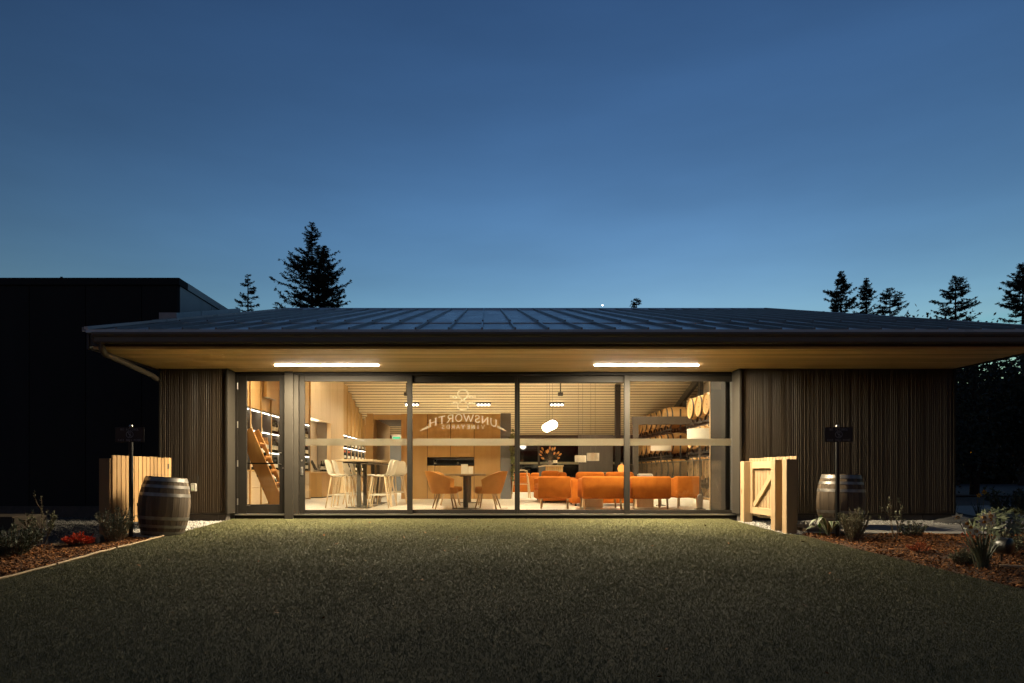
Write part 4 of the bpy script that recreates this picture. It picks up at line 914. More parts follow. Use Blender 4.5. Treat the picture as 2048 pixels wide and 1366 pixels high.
# railing
t = thing('railing', 'thin metal railing with close balusters in front of the barrels', 'railing', (5.83, 0, 0)); y0, y1 = YD(15.2), YD(27.4)
MB().box(-.025, .025, y0, y1, 1.05, 1.08).build('top_rail', 'table_metal', t); MB().box(-.015, .015, y0, y1, .06, .085).build('bottom_rail', 'table_metal', t)
bl = MB().box(-.009, .009, -.009, .009, .085, 1.05).mesh('baluster'); k = 0
while y0 + .115 * k < y1: place(bl, 'baluster', 'table_metal', t, (0, y0 + .115 * k, 0)); k += 1
# ================================================================ black building on the left
K2 = thing('black_building', 'tall black panelled building standing left of the glass front', 'building', (-5.53, .6, 0))
xs = [0, -.66, -1.67, -2.68, -3.69, -4.70, -5.71, -6.72, -7.73]; ZB = 4.2
for a, b in zip(xs, xs[1:]): MB().box(b + .006, a - .006, 0, .03, -.02, ZB - .13).build('wall_panel', 'black_panel', K2, bev=.003)
MB().box(xs[-1], -.006, .032, 8, -.2, ZB - .14).build('core', 'black_panel', K2)
y = .05
for k, w in enumerate((1.42, 1.2, 1.2, 1.2, 1.2)): MB().box(-.004, .008, y + .005, y + w - .005, 1.5, ZB - .13).build('side_panel', 'grey_panel', K2, bev=.002); y += w
MB().box(xs[-1], .03, -.03, .32, ZB - .128, ZB).build('coping', 'black_panel', K2, bev=.004)
y = .325
for k in range(4): MB().box(-.30, .032, y, y + 1.5, ZB - .126, ZB + .002).build('coping', 'grey_panel', K2, bev=.004); y += 1.505
MB().box(xs[-1], -.02, -.045, -.001, -.12, .10).build('base_kerb', 'plinth', K2)
MB().box(-2.11, -2.07, -.02, -.005, ZB + .001, ZB + .02).build('coping_clip', 'black_panel', K2)

# ================================================================ timber gates
def gate(name, label, x, flip, gl):
    """flip=+1: posts and z-frame on the lawn side (x grows away from the lawn)"""
    t = thing(name, label, 'gate', (x, -2.15, 0), 0, 'timber gates beside the lawn'); s = 1 if flip else -1
    def bx(nm, a, b, y0, y1, z0, z1, mt, bev=.003): return MB().box(*sorted((s * a, s * b)), y0, y1, z0, z1).build(nm, mt, t, bev=bev)
    n = 15; pw = 1.72 / n
    for k in range(n):
        h = .932 + random.uniform(-.004, .004)
        bx('plank', .148, .168 + random.uniform(0, .002), .02 + k * pw + .007, .02 + (k + 1) * pw - .007, random.uniform(-.01, .0), h, 'cedar_pale' if flip else 'cedar', .004)
    for y0, nm in ((0, 'post'), (.38, 'post'), (1.585, 'post')): bx(nm, 0, .146, y0, y0 + .145, -.28, .885, 'cedar_pale' if flip else 'cedar', .005)
    if flip:
        a, b = .104, .146
        bx('stile', a, b, .53, .62, .04, .875, 'cedar_pale'); bx('stile', a, b, 1.49, 1.58, .04, .875, 'cedar_pale')
        bx('rail', a, b, .622, 1.488, .765, .872, 'cedar_y'); bx('rail', a, b, .622, 1.488, .04, .15, 'cedar_y')
        m = MB(); L = math.hypot(.86, .61); M = Matrix.Translation((a + .04, 1.055, .457)) @ Matrix.Rotation(math.atan2(-.61, .86), 4, 'X').inverted()
        M = Matrix.Translation((a + .023, 1.055, .457)) @ Matrix.Rotation(-math.atan2(.61, .86), 4, 'X')
        m.box(-.019, .019, -L / 2 + .03, L / 2 - .03, -.045, .045, M).build('brace', 'cedar_y', t, bev=.003)
    else:
        bx('latch_hole', .1685, .171, 1.60, 1.66, .76, .84, 'dark_wood')
    return t
gate('timber_gate', 'pale timber gate with diagonal brace and square posts against the ribbed wall', 4.19, True, '')
gate('timber_gate', 'timber gate of upright boards standing open behind the barrel and sign', -5.17 , False, '')
# the left gate shows its boards to the lawn: turn it about
lg = [o for o in COL.objects if o.get('label', '').startswith('timber gate of upright')][0]; lg.scale = (-1, 1, 1); lg.location.x = -5.17; lg.location.y = -2.55

# ================================================================ weathered barrels outside
def big_barrel(label, loc, rot):
    t = thing('wine_barrel', label, 'barrel', loc, 0, 'weathered barrels beside the lawn', rot=rot); H = .80
    zs = [0, .1, .2, .3, .4, .5, .6, .7, .8]; rad = [.262 + (.335 - .262) * (1 - ((z - .4) / .4) ** 2) for z in zs]; n = 24
    m = MB(); a = math.pi / n * .965; vs = []
    for z, r in zip(zs, rad):
        for rr in (r, r - .022): vs += [(rr * math.cos(q), rr * math.sin(q), z) for q in (-a, 0, a)]
    fs = []
    for i in range(len(zs) - 1):
        o = i * 6; p = o + 6
        fs += [(o, o + 1, p + 1, p), (o + 1, o + 2, p + 2, p + 1), (o + 3, p + 3, p + 4, o + 4), (o + 4, p + 4, p + 5, o + 5), (o, p, p + 3, o + 3), (o + 2, o + 5, p + 5, p + 2)]
    o = (len(zs) - 1) * 6; fs += [(0, 3, 4, 1), (1, 4, 5, 2), (o, o + 1, o + 4, o + 3), (o + 1, o + 2, o + 5, o + 4)]
    me = m.add(vs, fs).mesh('stave', smooth=True)
    for k in range(n): place(me, 'stave', 'old_oak', t, (0, 0, random.uniform(-.002, .002)), (0, 0, 2 * math.pi * k / n))
    def rz(z): return .262 + (.335 - .262) * (1 - ((z - .4) / .4) ** 2) + .003
    for z0, w in ((.012, .045), (.105, .04), (.215, .045), (.535, .045), (.65, .04), (.738, .05)): MB().lathe([(rz(z0) - .002, z0), (rz(z0), z0), (rz(z0 + w), z0 + w), (rz(z0 + w) - .002, z0 + w)], 48, close=False).build('hoop', 'hoop_steel', t, smooth=True)
    hd = MB(); 
    MB().lathe([(.238, .765), (.238, .78)], 32).build('head', 'old_oak', t); MB().lathe([(.238, .02), (.238, .03)], 32).build('head', 'old_oak', t)
    MB().lathe([(.022, .336), (.022, .345)], 12, 'x').build('bung', 'dark_wood', t, (0, 0, .4))
    return t
big_barrel('weathered oak barrel with pale hoops tilting beside the open gate and outlet', (-4.49, -2.20, -.165), (R(1), R(-4), R(200)))
big_barrel('weathered oak barrel half hidden behind the sign post and conical shrub', (5.38, -1.30, -.128), (R(.5), R(1), R(40)))

# ================================================================ sign posts
def signpost(label, x, Y, rz):
    z0 = lawn_z(Y) - .02; t = thing('sign_post', label, 'sign', (x, Y, z0), rz, 'black notice posts'); top = PZ(852, Y) - z0
    MB().tube([(0, 0, 0), (0, 0, top - .03)], .028, 14).build('post', 'black_paint', t, smooth=True)
    MB().lathe([(.0, 0.05), (.018, .046), (.026, .03), (.026, .018), (.014, .004), (.016, 0), (.02, -.01)], 16, c=(0, 0, top - .03), close=False).build('finial', 'steel', t, smooth=True)
    zc = PZ(869.5, Y) - z0
    bd = MB().box(-.19, .19, -.038, -.030, -.10, .10).build('board', 'black_paint', t, (0, 0, zc), bev=.003)
    for s in (-1, 1): MB().lathe([(.006, -.004), (.005, 0)], 8, 'y', (0, -.039, s * .088)).build('screw', 'steel', bd)
    m = MB(); letters(m, 'NO ALCOHOL', .026, .0245, lambda p: (p[0], -.0392, p[1] + .056), .13, .74); m.build('lettering', 'sign_ink', bd)
    m = MB(); letters(m, 'PAST THIS POINT', .024, .0205, lambda p: (p[0], -.0392, p[1] - .086), .13, .74); m.build('lettering', 'sign_ink', bd); m = MB()
    T = lambda p: (p[0], -.0392, p[1] + .002)
    stroke_poly(m, [(.045 * math.cos(R(a)), .045 * math.sin(R(a))) for a in range(0, 361, 15)], .007, T); stroke_poly(m, [(.031, -.031), (-.031, .031)], .007, T)
    for st in ([(-.016, .026), (.016, .026), (.012, .0), (0, -.006), (-.012, .0), (-.016, .026)], [(0, -.006), (0, -.028)], [(-.012, -.028), (.012, -.028)]): stroke_poly(m, st, .005, T)
    m.build('symbol', 'sign_ink', bd)
signpost('black notice post in front of the left gate and barrel', PX(262, -2.47), -2.47, R(4)); signpost('black notice post in front of the barrel on the gated path side', PX(1675, -2.47), -2.47, R(-3))

# outlet box and wall light
t = thing('outlet_box', 'white weatherproof outlet box on the ribbed wall above the barrel', 'outlet', (PX(388.5, YW - .03), YW - .03, PZ(983, YW)))
MB().box(-.045, .045, -.05, 0, 0, .135).build('body', 'white_plastic', t, bev=.008); MB().box(-.03, .02, -.054, -.051, .02, .11).build('cover', 'bottle_label', t, bev=.002); MB().lathe([(.006, -.004), (.006, 0)], 8, 'y', (-.005, -.055, .035)).build('indicator', 'led_green', t)
MB().tube([(.06, -.012, .135), (.065, -.012, .26)], .005, 6).build('cable', 'charcoal', t)
t = thing('door_pull', 'upright brass pull on the far side of the ribbed wall', 'handle', (XR + .04, -.25, PZ(958, -.3))); MB().tube([(0, 0, 0), (0, 0, .17)], .012, 8).build('bar', 'steel', t, smooth=True)
for z in (.02, .15): MB().tube([(-.045, 0, z), (0, 0, z)], .007, 6).build('bracket', 'steel', t)
# slatted boards by the wall
t = thing('boardwalk', 'short run of low slatted boards between gate and barrel', 'boards', (0, 0, 0))
for k in range(5): MB().box(4.56, 5.02, -1.95 + k * .14, -1.83 + k * .14, lawn_z(-1.9) - .03, lawn_z(-1.9) + .045 + .004 * k).build('board', 'path_wood', t, bev=.003)

# low lounge chair at the far left
t = thing('lounge_chair', 'dark wooden lounge chair with leaning back at the picture edge', 'chair', (-7.42, -1.45, -.14))
for k in range(6): MB().box(-.55 + k * .19, -.37 + k * .19, -.36, .36, .17, .20).build('seat_slat', 'dark_wood', t, bev=.004)
for y in (-.36, .33): MB().box(-.55, .58, y, y + .03, 0, .169).build('side_board', 'dark_wood', t, bev=.004)
MB().box(.585, .61, -.36, .36, .0, .18).build('front_board', 'dark_wood', t, bev=.004)
M = Matrix.Translation((-.20, 0, .2)) @ Matrix.Rotation(R(9), 4, 'Y')
for k in range(5):
    hgt = .60 - .05 * abs(k - 2); MB().box(-.012, .012, -.30 + k * .125, -.19 + k * .125, 0, hgt, M).build('back_slat', 'dark_wood', t, bev=.004)
MB().box(-.04, -.013, -.30, .31, .2, .26, M).build('back_rail', 'dark_wood', t)

# ================================================================ lawn edging, pipes
t = thing('lawn_edging', 'thin pale wooden edging between the lawn and the planted bed', 'edging', (0, 0, 0)); y = -2.5
for a in np.arange(-2.5, -9.4, -1.15):
    pts = [(lawn_left(q) - .006 + random.uniform(-.004, .004), q, lawn_z(q) + .012 + random.uniform(-.004, .005)) for q in np.linspace(a, a - 1.12, 8)]
    MB().tube(pts, .012, 6).build('edging_strip', 'edging', t)
for nm, lab, pts in (('irrigation_pipe', 'bent tan irrigation pipe lying in front of the red heather', [(105, 1094), (125, 1091), (145, 1088), (160, 1089.5)]), ('wooden_stake', 'short tan stake leaning at the foot of the notice post', [(243, 1079.5), (264, 1069)]),
                     ('wooden_stake', 'long pale stake lying by the daffodils at the picture edge', [(2000, 1136), (2060, 1140)]), ('wooden_stake', 'thin pale strip lying in front of the striped plant', [(1631, 1063), (1690, 1068.5)])):
    w = []
    for px, py in pts:
        s = (py - 949) / FPX; d = 1.14 / (s + .033); w.append((PX(px, YD(d)), YD(d), lawn_z(YD(d)) + .025))
    tag(MB().tube(w, .014, 7).build(nm, 'edging', None, smooth=True), lab, 'pipe' if 'pipe' in nm else 'stake')
def GP(px, py):
    s = (py - 949) / FPX; d = 1.14 / (s + .033); Y = YD(d); return (PX(px, Y), Y, lawn_z(Y) - .01)
def blob(name, label, cat, loc, sx, sy, sz, mt, seed):
    rg = random.Random(seed); bm = bmesh.new(); bmesh.ops.create_icosphere(bm, subdivisions=3, radius=1)
    ph = [rg.uniform(0, 6) for _ in range(6)]
    for v in bm.verts:
        k = 1 + .12 * math.sin(3 * v.co.x + ph[0]) + .1 * math.sin(4 * v.co.y + ph[1]) + .09 * math.sin(5 * v.co.z + ph[2]) + .05 * math.sin(9 * v.co.x + 7 * v.co.y + ph[3])
        v.co = Vector((v.co.x * sx, v.co.y * sy, max(v.co.z, -.3) * sz)) * k
    me = bpy.data.meshes.new(name); bm.to_mesh(me); bm.free(); me.polygons.foreach_set('use_smooth', [True] * len(me.polygons)); return tag(place(me, name, mt, None, loc), label, cat)
blob('boulder', 'small dark boulder between the heather and the rosemary', 'rock', GP(192, 1084), .10, .09, .10, 'rock', 1)
blob('boulder', 'dark boulder beside the far corner of the ribbed wall', 'rock', (PX(1912, -.75), -.75, -.11), .28, .18, .12, 'rock', 2)

# ================================================================ plants
def leafquad(m, c, d, n, l, w):
    s = d.cross(n)
    if s.length < 1e-4: s = d.cross(Vector((1, 0, 0)))
    s = s.normalized() * w / 2; m.add([c, c + d * l * .45 + s, c + d * l, c + d * l * .45 - s], [(0, 1, 2, 3)])
def rv(rg): return Vector((rg.gauss(0, 1), rg.gauss(0, 1), rg.gauss(0, 1))).normalized()
def shrub(label, loc, h, rad, nst, per, ll, lw, mt, seed, name='shrub', cat='shrub', spread=.5, start=.2, stem_r=.006, up=.7, branch=0, stem_mt='twig', along=.55):
    rg = random.Random(seed); t = thing(name, label, cat, loc); st = MB(); lf = MB()
    def run(p0, d, L, r, n, depth):
        pts = [p0]; p = p0.copy(); d = d.copy(); k = 7
        for i in range(k):
            d = (d + Vector((rg.gauss(0, .10), rg.gauss(0, .10), up * .08))).normalized(); p = p + d * L / k; pts.append(p.copy())
        st.tube(pts, [lerp(r, r * .35, i / k) for i in range(k + 1)], 5, cap=False)
        for q in range(n):
            u = start + (1 - start) * rg.random(); i = min(int(u * k), k - 1); c = pts[i].lerp(pts[i + 1], u * k - i); dd = (pts[i + 1] - pts[i]).normalized()
            o = (rv(rg) + dd * along * 2).normalized(); leafquad(lf, c, o, rv(rg), ll * rg.uniform(.6, 1.15), lw * rg.uniform(.7, 1.2))
        if depth:
            for q in range(depth):
                i = rg.randint(2, k - 1); o = (d + rv(rg) * .8 + Vector((0, 0, .3))).normalized(); run(pts[i], o, L * rg.uniform(.3, .5), r * .6, n // 2, 0)
    for s in range(nst):
        a = rg.uniform(0, 6.283); q = math.sqrt(rg.random()); d = Vector((math.cos(a) * q * spread, math.sin(a) * q * spread, 1)).normalized()
        run(Vector((math.cos(a) * q * rad * .3, math.sin(a) * q * rad * .3, 0)), d, h * rg.uniform(.65, 1.05) * (1 - .25 * q), stem_r, per, branch)
    st.build('stems', stem_mt, t); lf.build('leaves', mt, t); return t
shrub('dark bushy lavender at the left picture edge', GP(28, 1112), .42, .3, 60, 60, .045, .010, 'dark_leaf', 1, spread=1.1)
shrub('twiggy upright shrub with small olive leaves before the black wall', GP(83, 1086), .62, .16, 7, 42, .032, .018, 'grey_leaf', 2, spread=.42, branch=3, start=.35, stem_r=.008)
shrub('upright rosemary bush beside the notice post and open gate', GP(232, 1082), .52, .26, 46, 80, .032, .007, 'dark_leaf', 3, spread=.5)
shrub('low red heather in bloom in the mulch', GP(157, 1089), .19, .24, 80, 60, .018, .012, 'heather_red', 4, 'heather', 'heather', spread=1.5, start=.35, up=.2)
shrub('small orange heather in the mulch in front of the dark bush', GP(1838, 1103), .15, .18, 34, 40, .015, .010, 'heather_orange', 5, 'heather', 'heather', spread=1.5, start=.35, up=.2)
shrub('dense conical silvery rosemary beside the notice post', GP(1706, 1080), .50, .2, 50, 90, .030, .008, 'grey_leaf', 6, spread=.36, start=.08)
shrub('sparse twiggy shrub with pale leaf tufts before the ribbed wall', GP(1789, 1079), .55, .12, 4, 26, .035, .022, 'grey_leaf', 7, spread=.36, branch=2, start=.55, stem_r=.007)
shrub('small dark spiky bush by the concrete path', GP(1826, 1073), .24, .2, 34, 34, .04, .010, 'dark_leaf', 8, spread=1.1)
shrub('low grey-green tuft beside the daffodils', GP(1925, 1127), .17, .2, 50, 34, .03, .008, 'grey_leaf', 9, spread=1.0)
shrub('bright-tipped dark shrub behind the daffodil clump', GP(2010, 1108), .30, .25, 30, 34, .045, .012, 'grey_leaf', 10, spread=1.0, start=.4)
shrub('dim tall shrub at the right picture edge beyond the path', (9.2, .3, -.1), .75, .4, 26, 50, .08, .03, 'dark_leaf', 11, spread=.8)
# rhododendron: whorls of long leaves
rg = random.Random(21); t = thing('rhododendron', 'broad rhododendron with whorls of long leaves by the path', 'shrub', GP(2008, 1078)); st = MB(); lf = MB()
for q in range(44):
    a = rg.uniform(0, 6.283); e = rg.uniform(.15, 1.3); r = .33; c = Vector((math.cos(a) * math.cos(e) * r * 1.2, math.sin(a) * math.cos(e) * r, .08 + math.sin(e) * .30)); st.tube([(0, 0, 0), c * .5 + Vector((0, 0, .03)), c], [.009, .006, .004], 5)
    n = c.normalized()
    for k in range(9):
        b = 6.283 * k / 9 + rg.uniform(-.2, .2); u = n.orthogonal().normalized(); v = n.cross(u); d = (u * math.cos(b) + v * math.sin(b) + n * rg.uniform(.1, .5)).normalized(); leafquad(lf, c, d, n, rg.uniform(.10, .15), .034)
st.build('stems', 'twig', t); lf.build('leaves', 'rhodo_leaf', t)
# striped hosta-like plant and the lit green leaf
t = thing('striped_plant', 'low plant with arching white-edged leaves at the notice post', 'plant', GP(1657, 1073)); g1 = MB(); g2 = MB(); rg = random.Random(31)
for k in range(13):
    a = 6.283 * k / 13 + rg.uniform(-.2, .2); L = rg.uniform(.26, .36); u = Vector((math.cos(a), math.sin(a), 0)); s = Vector((-math.sin(a), math.cos(a), 0)); H = rg.uniform(.12, .24); pv = None
    for i in range(9):
        f = i / 8; p = u * L * f + Vector((0, 0, .01 + H * math.sin(f * 2.5) * (1 if k % 4 else 1.4))); w = .030 * math.sin(math.pi * min(1, f * .92 + .08)) + .002
        if pv is not None:
            (p0, w0) = pv; g1.quad(p0 - s * w0 * .6, p0 + s * w0 * .6, p + s * w * .6, p - s * w * .6)
            for e in (-1, 1): g2.quad(p0 + s * e * w0 * .6, p0 + s * e * w0, p + s * e * w, p + s * e * w * .6)
        pv = (p, w)
g1.build('leaf_blades', 'hosta_leaf', t); g2.build('leaf_margins', 'hosta_edge', t)
t = thing('plant_tag', 'bright green pointed plant tag standing among the striped leaves', 'tag', GP(1640, 1070))
MB().add([(0, 0, .10), (.03, -.012, .20), (.016, 0, .29), (-.035, .004, .19), (-.006, .003, .10), (.03, -.008, .20), (.016, .004, .29), (-.035, .008, .19)], [(0, 1, 2, 3), (4, 7, 6, 5), (0, 4, 5, 1), (1, 5, 6, 2), (2, 6, 7, 3), (3, 7, 4, 0)]).build('leaf', 'fresh_leaf', t); MB().tube([(0, 0, 0), (0, .001, .12)], .004, 6).build('stem', 'fresh_leaf', t)
# daffodils
def daffodil_head(m1, m2, c, d, s):
    u = d.orthogonal().normalized(); v = d.cross(u)
    for k in range(6):
        a = math.pi * k / 3; e = (u * math.cos(a) + v * math.sin(a) + d * .12).normalized(); leafquad(m1, c, e, d, s, s * .6)
    n = 8; vs = []
    for r, h in ((.16, 0), (.2, .3), (.32, .5)): vs += [c + (u * math.cos(6.283 * k / n) + v * math.sin(6.283 * k / n)) * r * s + d * h * s for k in range(n)]
    m2.add(vs, [(i * n + k, i * n + (k + 1) % n, (i + 1) * n + (k + 1) % n, (i + 1) * n + k) for i in range(2) for k in range(n)])
def daffodils(label, loc, heads, h, spread, nl, petal, seed, s=.055):
    rg = random.Random(seed); t = thing('daffodil_clump', label, 'daffodils', loc); lv = MB(); sm = MB()
    for k in range(nl):
        a = rg.uniform(0, 6.283); q = rg.random(); b = Vector((math.cos(a), math.sin(a), 0)); L = h * rg.uniform(.6, 1.0); w = .007; pv = None; sd = Vector((-b.y, b.x, 0))
        for i in range(6):
            f = i / 5; p = b * (q * .05 + spread * q * f ** 1.6) + Vector((0, 0, L * (f - .12 * f * f)))
            if pv is not None: lv.quad(pv - sd * w, pv + sd * w, p + sd * w * (1.1 - f), p - sd * w * (1.1 - f))
            pv = p
    for hx, hz in heads:
        top = Vector((hx, rg.uniform(-.06, .06), hz)); sm.tube([(hx * .3, 0, 0), (hx * .7, 0, hz * .6), top], .0045, 6)
        d = Vector((rg.uniform(-.9, .3), -1, rg.uniform(-.2, .25))).normalized(); pm, tm = MB(), MB(); daffodil_head(pm, tm, top + d * .02, d, s); fo = pm.build('flower', petal, t); tm.build('trumpet', 'trumpet', fo)
    lv.build('leaves', 'dark_leaf', t); sm.build('stems', 'grey_leaf', t)
daffodils('clump of pale daffodils in bloom near the right picture edge', GP(1966, 1136), [(-.22, .50), (-.15, .44), (-.12, .40), (-.04, .46), (.0, .50), (.05, .48), (.07, .52), (-.07, .37), (.11, .45)], .42, .20, 70, 'petal', 41)
daffodils('single yellow daffodil beside the far wall corner', (PX(1907, .2), .2, -.11), [(0, .50)], .4, .1, 12, 'petal_yellow', 42, .045)
daffodils('pair of yellow daffodils in the far bed beyond the path', (PX(1958, .3), .3, -.11), [(-.05, .42), (.12, .47)], .36, .14, 22, 'petal_yellow', 43, .05)
shrub('small red-leaved twig plant behind the daffodils', GP(1942, 1085), .17, .1, 8, 20, .03, .015, 'heather_orange', 44, spread=.7, start=.5)
t = thing('garden_spotlight', 'round black garden spotlight on a stake behind the daffodils', 'spotlight', GP(2003, 1122)); t.rotation_euler = (0, 0, R(25))
MB().lathe([(.05, .05), (.085, .02), (.085, -.08), (.06, -.10)], 18, 'y').build('head', 'black_paint', t, (0, 0, .17), smooth=True); MB().tube([(0, 0, 0), (0, 0, .1)], .01, 8).build('stake', 'black_paint', t)

# ================================================================ trees
def conifer(label, px, py, hw, d, seed, dens=1.0, gap=.12, z_at=622, lean=0.0):
    rg = random.Random(seed); Y = YD(d); X = PX(px, Y); h = PZ(py, Y) + .1; zv = PZ(z_at, Y) + .1; rb = hw * d / FPX
    t = thing('fir_tree', label, 'tree', (X, Y, -.1), 0, 'fir trees behind the building'); tr = MB(); lf = MB()
    tr.tube([(lean * (1 - z / h) * 1.0, 0, z) for z in np.linspace(0, h * .99, 12)], [max(.03, .30 * (1 - i / 11.5)) for i in range(12)], 8)
    z = max(zv - 2.2, h * .3)
    while z < h - .15:
        f = (h - z) / max(h - zv, .1); r = rb * min(f, 1.25) ** .80 * (.82 + .30 * math.sin(z * 2.3 + seed) * math.sin(z * .9 + 2 * seed))
        for b in range(rg.choice((4, 5, 6))):
            if rg.random() < gap: continue
            a = rg.uniform(0, 6.283); L = r * rg.choice((rg.uniform(.35, .75), rg.uniform(.6, 1.0), rg.uniform(.8, 1.22))); L = max(L, .10); ks = min(1, .35 + f * 1.1); u = Vector((math.cos(a), math.sin(a), 0)); s = Vector((-u.y, u.x, 0)); pts = []
            dr = rg.uniform(-.02, .16)
            for i in range(6):
                q = i / 5; pts.append(Vector((lean * (1 - z / h), 0, z)) + u * L * q + Vector((0, 0, L * (-dr * math.sin(q * 2.6) + .30 * q ** 2.2 + rg.uniform(-.015, .015)))))
            tr.tube(pts, [.035 * (1 - q / 6) * (.4 + f * .5) + .008 for q in range(6)], 4, cap=False)
            nn = int((5 + L * 9) * dens)
            for k in range(nn):
                q = rg.uniform(.12, 1.0) ** .85; i = min(int(q * 5), 4); c = pts[i].lerp(pts[i + 1], q * 5 - i); side = rg.choice((-1, 1)); tl = (.12 + .26 * (1 - q)) * min(1, .4 + L * .25) * ks
                e = (s * side * rg.uniform(.5, 1.1) + u * rg.uniform(.3, .9) + Vector((0, 0, rg.uniform(-.35, .3)))).normalized()
                for w in range(4):
                    c2 = c + e * tl * (w / 4) + rv(rg) * .04; leafquad(lf, c2, (e + rv(rg) * .55 + Vector((0, 0, .12))).normalized(), rv(rg), rg.uniform(.12, .25) * ks, rg.uniform(.04, .075) * ks)
        z += rg.uniform(.22, .40) * max(.40, min(1, f))
    tr.build('trunk', 'tree_bark', t); lf.build('crown', 'conifer_needles', t); return t
conifer('tallest fir rising above the roof left of centre', 624, 441, 104, 47, 1, 1.9, .16)
conifer('second fir trunk merged into the tallest fir, slightly shorter', 648, 487, 68, 48, 2, 2.0, .06)
conifer('small sparse fir just left of the tallest fir', 496, 545, 42, 50, 3, 1.5, .55)
conifer('fir tip peeping over the ridge right of centre', 1273, 594, 20, 62, 4, .9, .1)
conifer('dense fir, leftmost of the group at the right end of the roof', 1682, 540, 52, 50, 5, 2.1, .05)
conifer('slim fir between two wider ones at the right end of the roof', 1733, 551, 29, 52, 6, 1.6, .08)
conifer('loose fir, third of the group at the right end of the roof', 1780, 572, 42, 50, 7, 1.4, .15)
conifer('pointed fir standing alone left of the picture-edge fir', 1911, 549, 54, 50, 8, 1.6, .08)
conifer('tall fir cut off by the right picture edge', 2046, 520, 74, 48, 9, 2.1, .05)
def leafy(label, X, Y, h, rx, rz_, n, seed, low=.3):
    rg = np.random.default_rng(seed); t = thing('evergreen_tree', label, 'tree', (X, Y, -.1), 0, 'dark trees beyond the far wall corner'); tr = MB(); r2 = random.Random(seed)
    tr.tube([(0, 0, 0), (.1, 0, h * .4), (.05, .1, h * .8)], [.16, .12, .04], 8); cs = []
    for k in range(26):
        a = r2.uniform(0, 6.28); z = r2.uniform(low, .97) * h; w = rx * math.sqrt(max(.1, 1 - ((z - h * .5) / (h * .55)) ** 2)); q = math.sqrt(r2.random()) * w; c = (q * math.cos(a), q * math.sin(a), z); cs.append(c); tr.tube([(.05, 0, z * .75), c], [.04, .012], 5, cap=False)
    cs = np.array(cs); idx = rg.integers(0, len(cs), n); c = cs[idx] + rg.normal(0, 1, (n, 3)) * np.array([.42, .42, .36]); d = rg.normal(0, 1, (n, 3)); d /= np.linalg.norm(d, axis=1)[:, None]; e = np.cross(d, rg.normal(0, 1, (n, 3))); e /= np.linalg.norm(e, axis=1)[:, None]
    l = rg.uniform(.09, .17, (n, 1)); v = np.stack([c, c + d * l * .5 + e * l * .28, c + d * l, c + d * l * .5 - e * l * .28], 1).reshape(-1, 3)
    tr.build('trunk', 'tree_bark', t); place(rawmesh('crown', v, np.arange(4 * n), 4, 'broad_leaf'), 'crown', None, t)
for k, (X, Y, h, rx, n, lb) in enumerate(((15.2, 11.5, 5.6, 1.7, 7000, 'dark evergreen tree right beside the far wall corner'), (18.0, 13.5, 5.8, 1.9, 9000, 'dark evergreen tree in the middle under the eave end'), (19.6, 11.2, 5.2, 1.8, 8000, 'dark evergreen tree against the right picture edge'), (17.2, 17, 6.2, 2.0, 9000, 'dark evergreen tree set further back behind the others'), (23.5, 14.5, 7, 2.2, 6000, 'tall dark evergreen tree beyond the right picture edge'))):
    leafy(lb, X, Y, h, rx, 1, n, 60 + k, .12)
# distant wood
n = 60000; rg = np.random.default_rng(5); X = rg.uniform(30, 75, n); Y = rg.uniform(44, 54, n); hh = 9.4 + 1.2 * np.sin(X * .7) + 1.0 * np.sin(X * 1.9 + 1) + .7 * np.sin(X * 4.1); Z = rg.random(n) ** .95 * hh
c = np.stack([X, Y, Z - .1], 1); d = rg.normal(0, 1, (n, 3)); d /= np.linalg.norm(d, axis=1)[:, None]; e = np.cross(d, rg.normal(0, 1, (n, 3))); e /= np.linalg.norm(e, axis=1)[:, None]; l = rg.uniform(.4, .8, (n, 1))
v = np.stack([c, c + d * l * .5 + e * l * .3, c + d * l, c + d * l * .5 - e * l * .3], 1).reshape(-1, 3)
stuff(place(rawmesh('far_wood', v, np.arange(4 * n), 4, 'broad_leaf'), 'far_wood', None), 'dark far-off wood beyond the road at the right')
bpy.data.objects['far_wood']['category'] = 'wood'
o = MB().lathe([(0, -1), (.7, -.7), (1, 0), (.7, .7), (0, 1)], 10, close=False).build('evening_star', 'star', None, (PX(1205, 1500), 1500, PZ(610.5, 1500)), smooth=True); o.scale = (1.5,) * 3; tag(o, 'single bright point of an evening star low over the roof', 'star')

# ================================================================ grass, mulch, pebbles
rg = np.random.default_rng(8); k = 70; lx = rg.uniform(-4.2, 4.1, k); ly = rg.uniform(-8.4, -.3, k); la = rg.uniform(0, 6.283, k); ll = rg.uniform(.012, .032, k)
lc = np.stack([lx, ly, -.085 + .033 * ly + .014], 1); du = np.stack([np.cos(la), np.sin(la), rg.normal(0, .3, k)], 1) * ll[:, None]; dv = np.stack([-np.sin(la), np.cos(la), rg.normal(0, .3, k)], 1) * ll[:, None] * .4
stuff(place(rawmesh('leaf_litter', np.stack([lc - du, lc + dv, lc + du, lc - dv], 1).reshape(-1, 3), np.arange(4 * k), 4, 'mulch_chip'), 'leaf_litter', None), 'stray dry leaves lying on the lawn')['category'] = 'leaves'
n = 900000; rg = np.random.default_rng(3); y = -DCAM + 2.4 + (DCAM - 2.45) * rg.random(n) ** 1.35; 
yr = np.array([-14, -6, -2.32, -2.2, -.42, .5]); xr = np.interp(y, yr, [4.62, 4.45, 4.30, 4.15, 4.12, 4.12]); xl = -4.33 + .012 * np.sin(y * 2.1) + .008 * np.sin(y * 5.3)
x = xl + (xr - xl) * rg.random(n); z = -.085 + .033 * y; dpt = y + DCAM
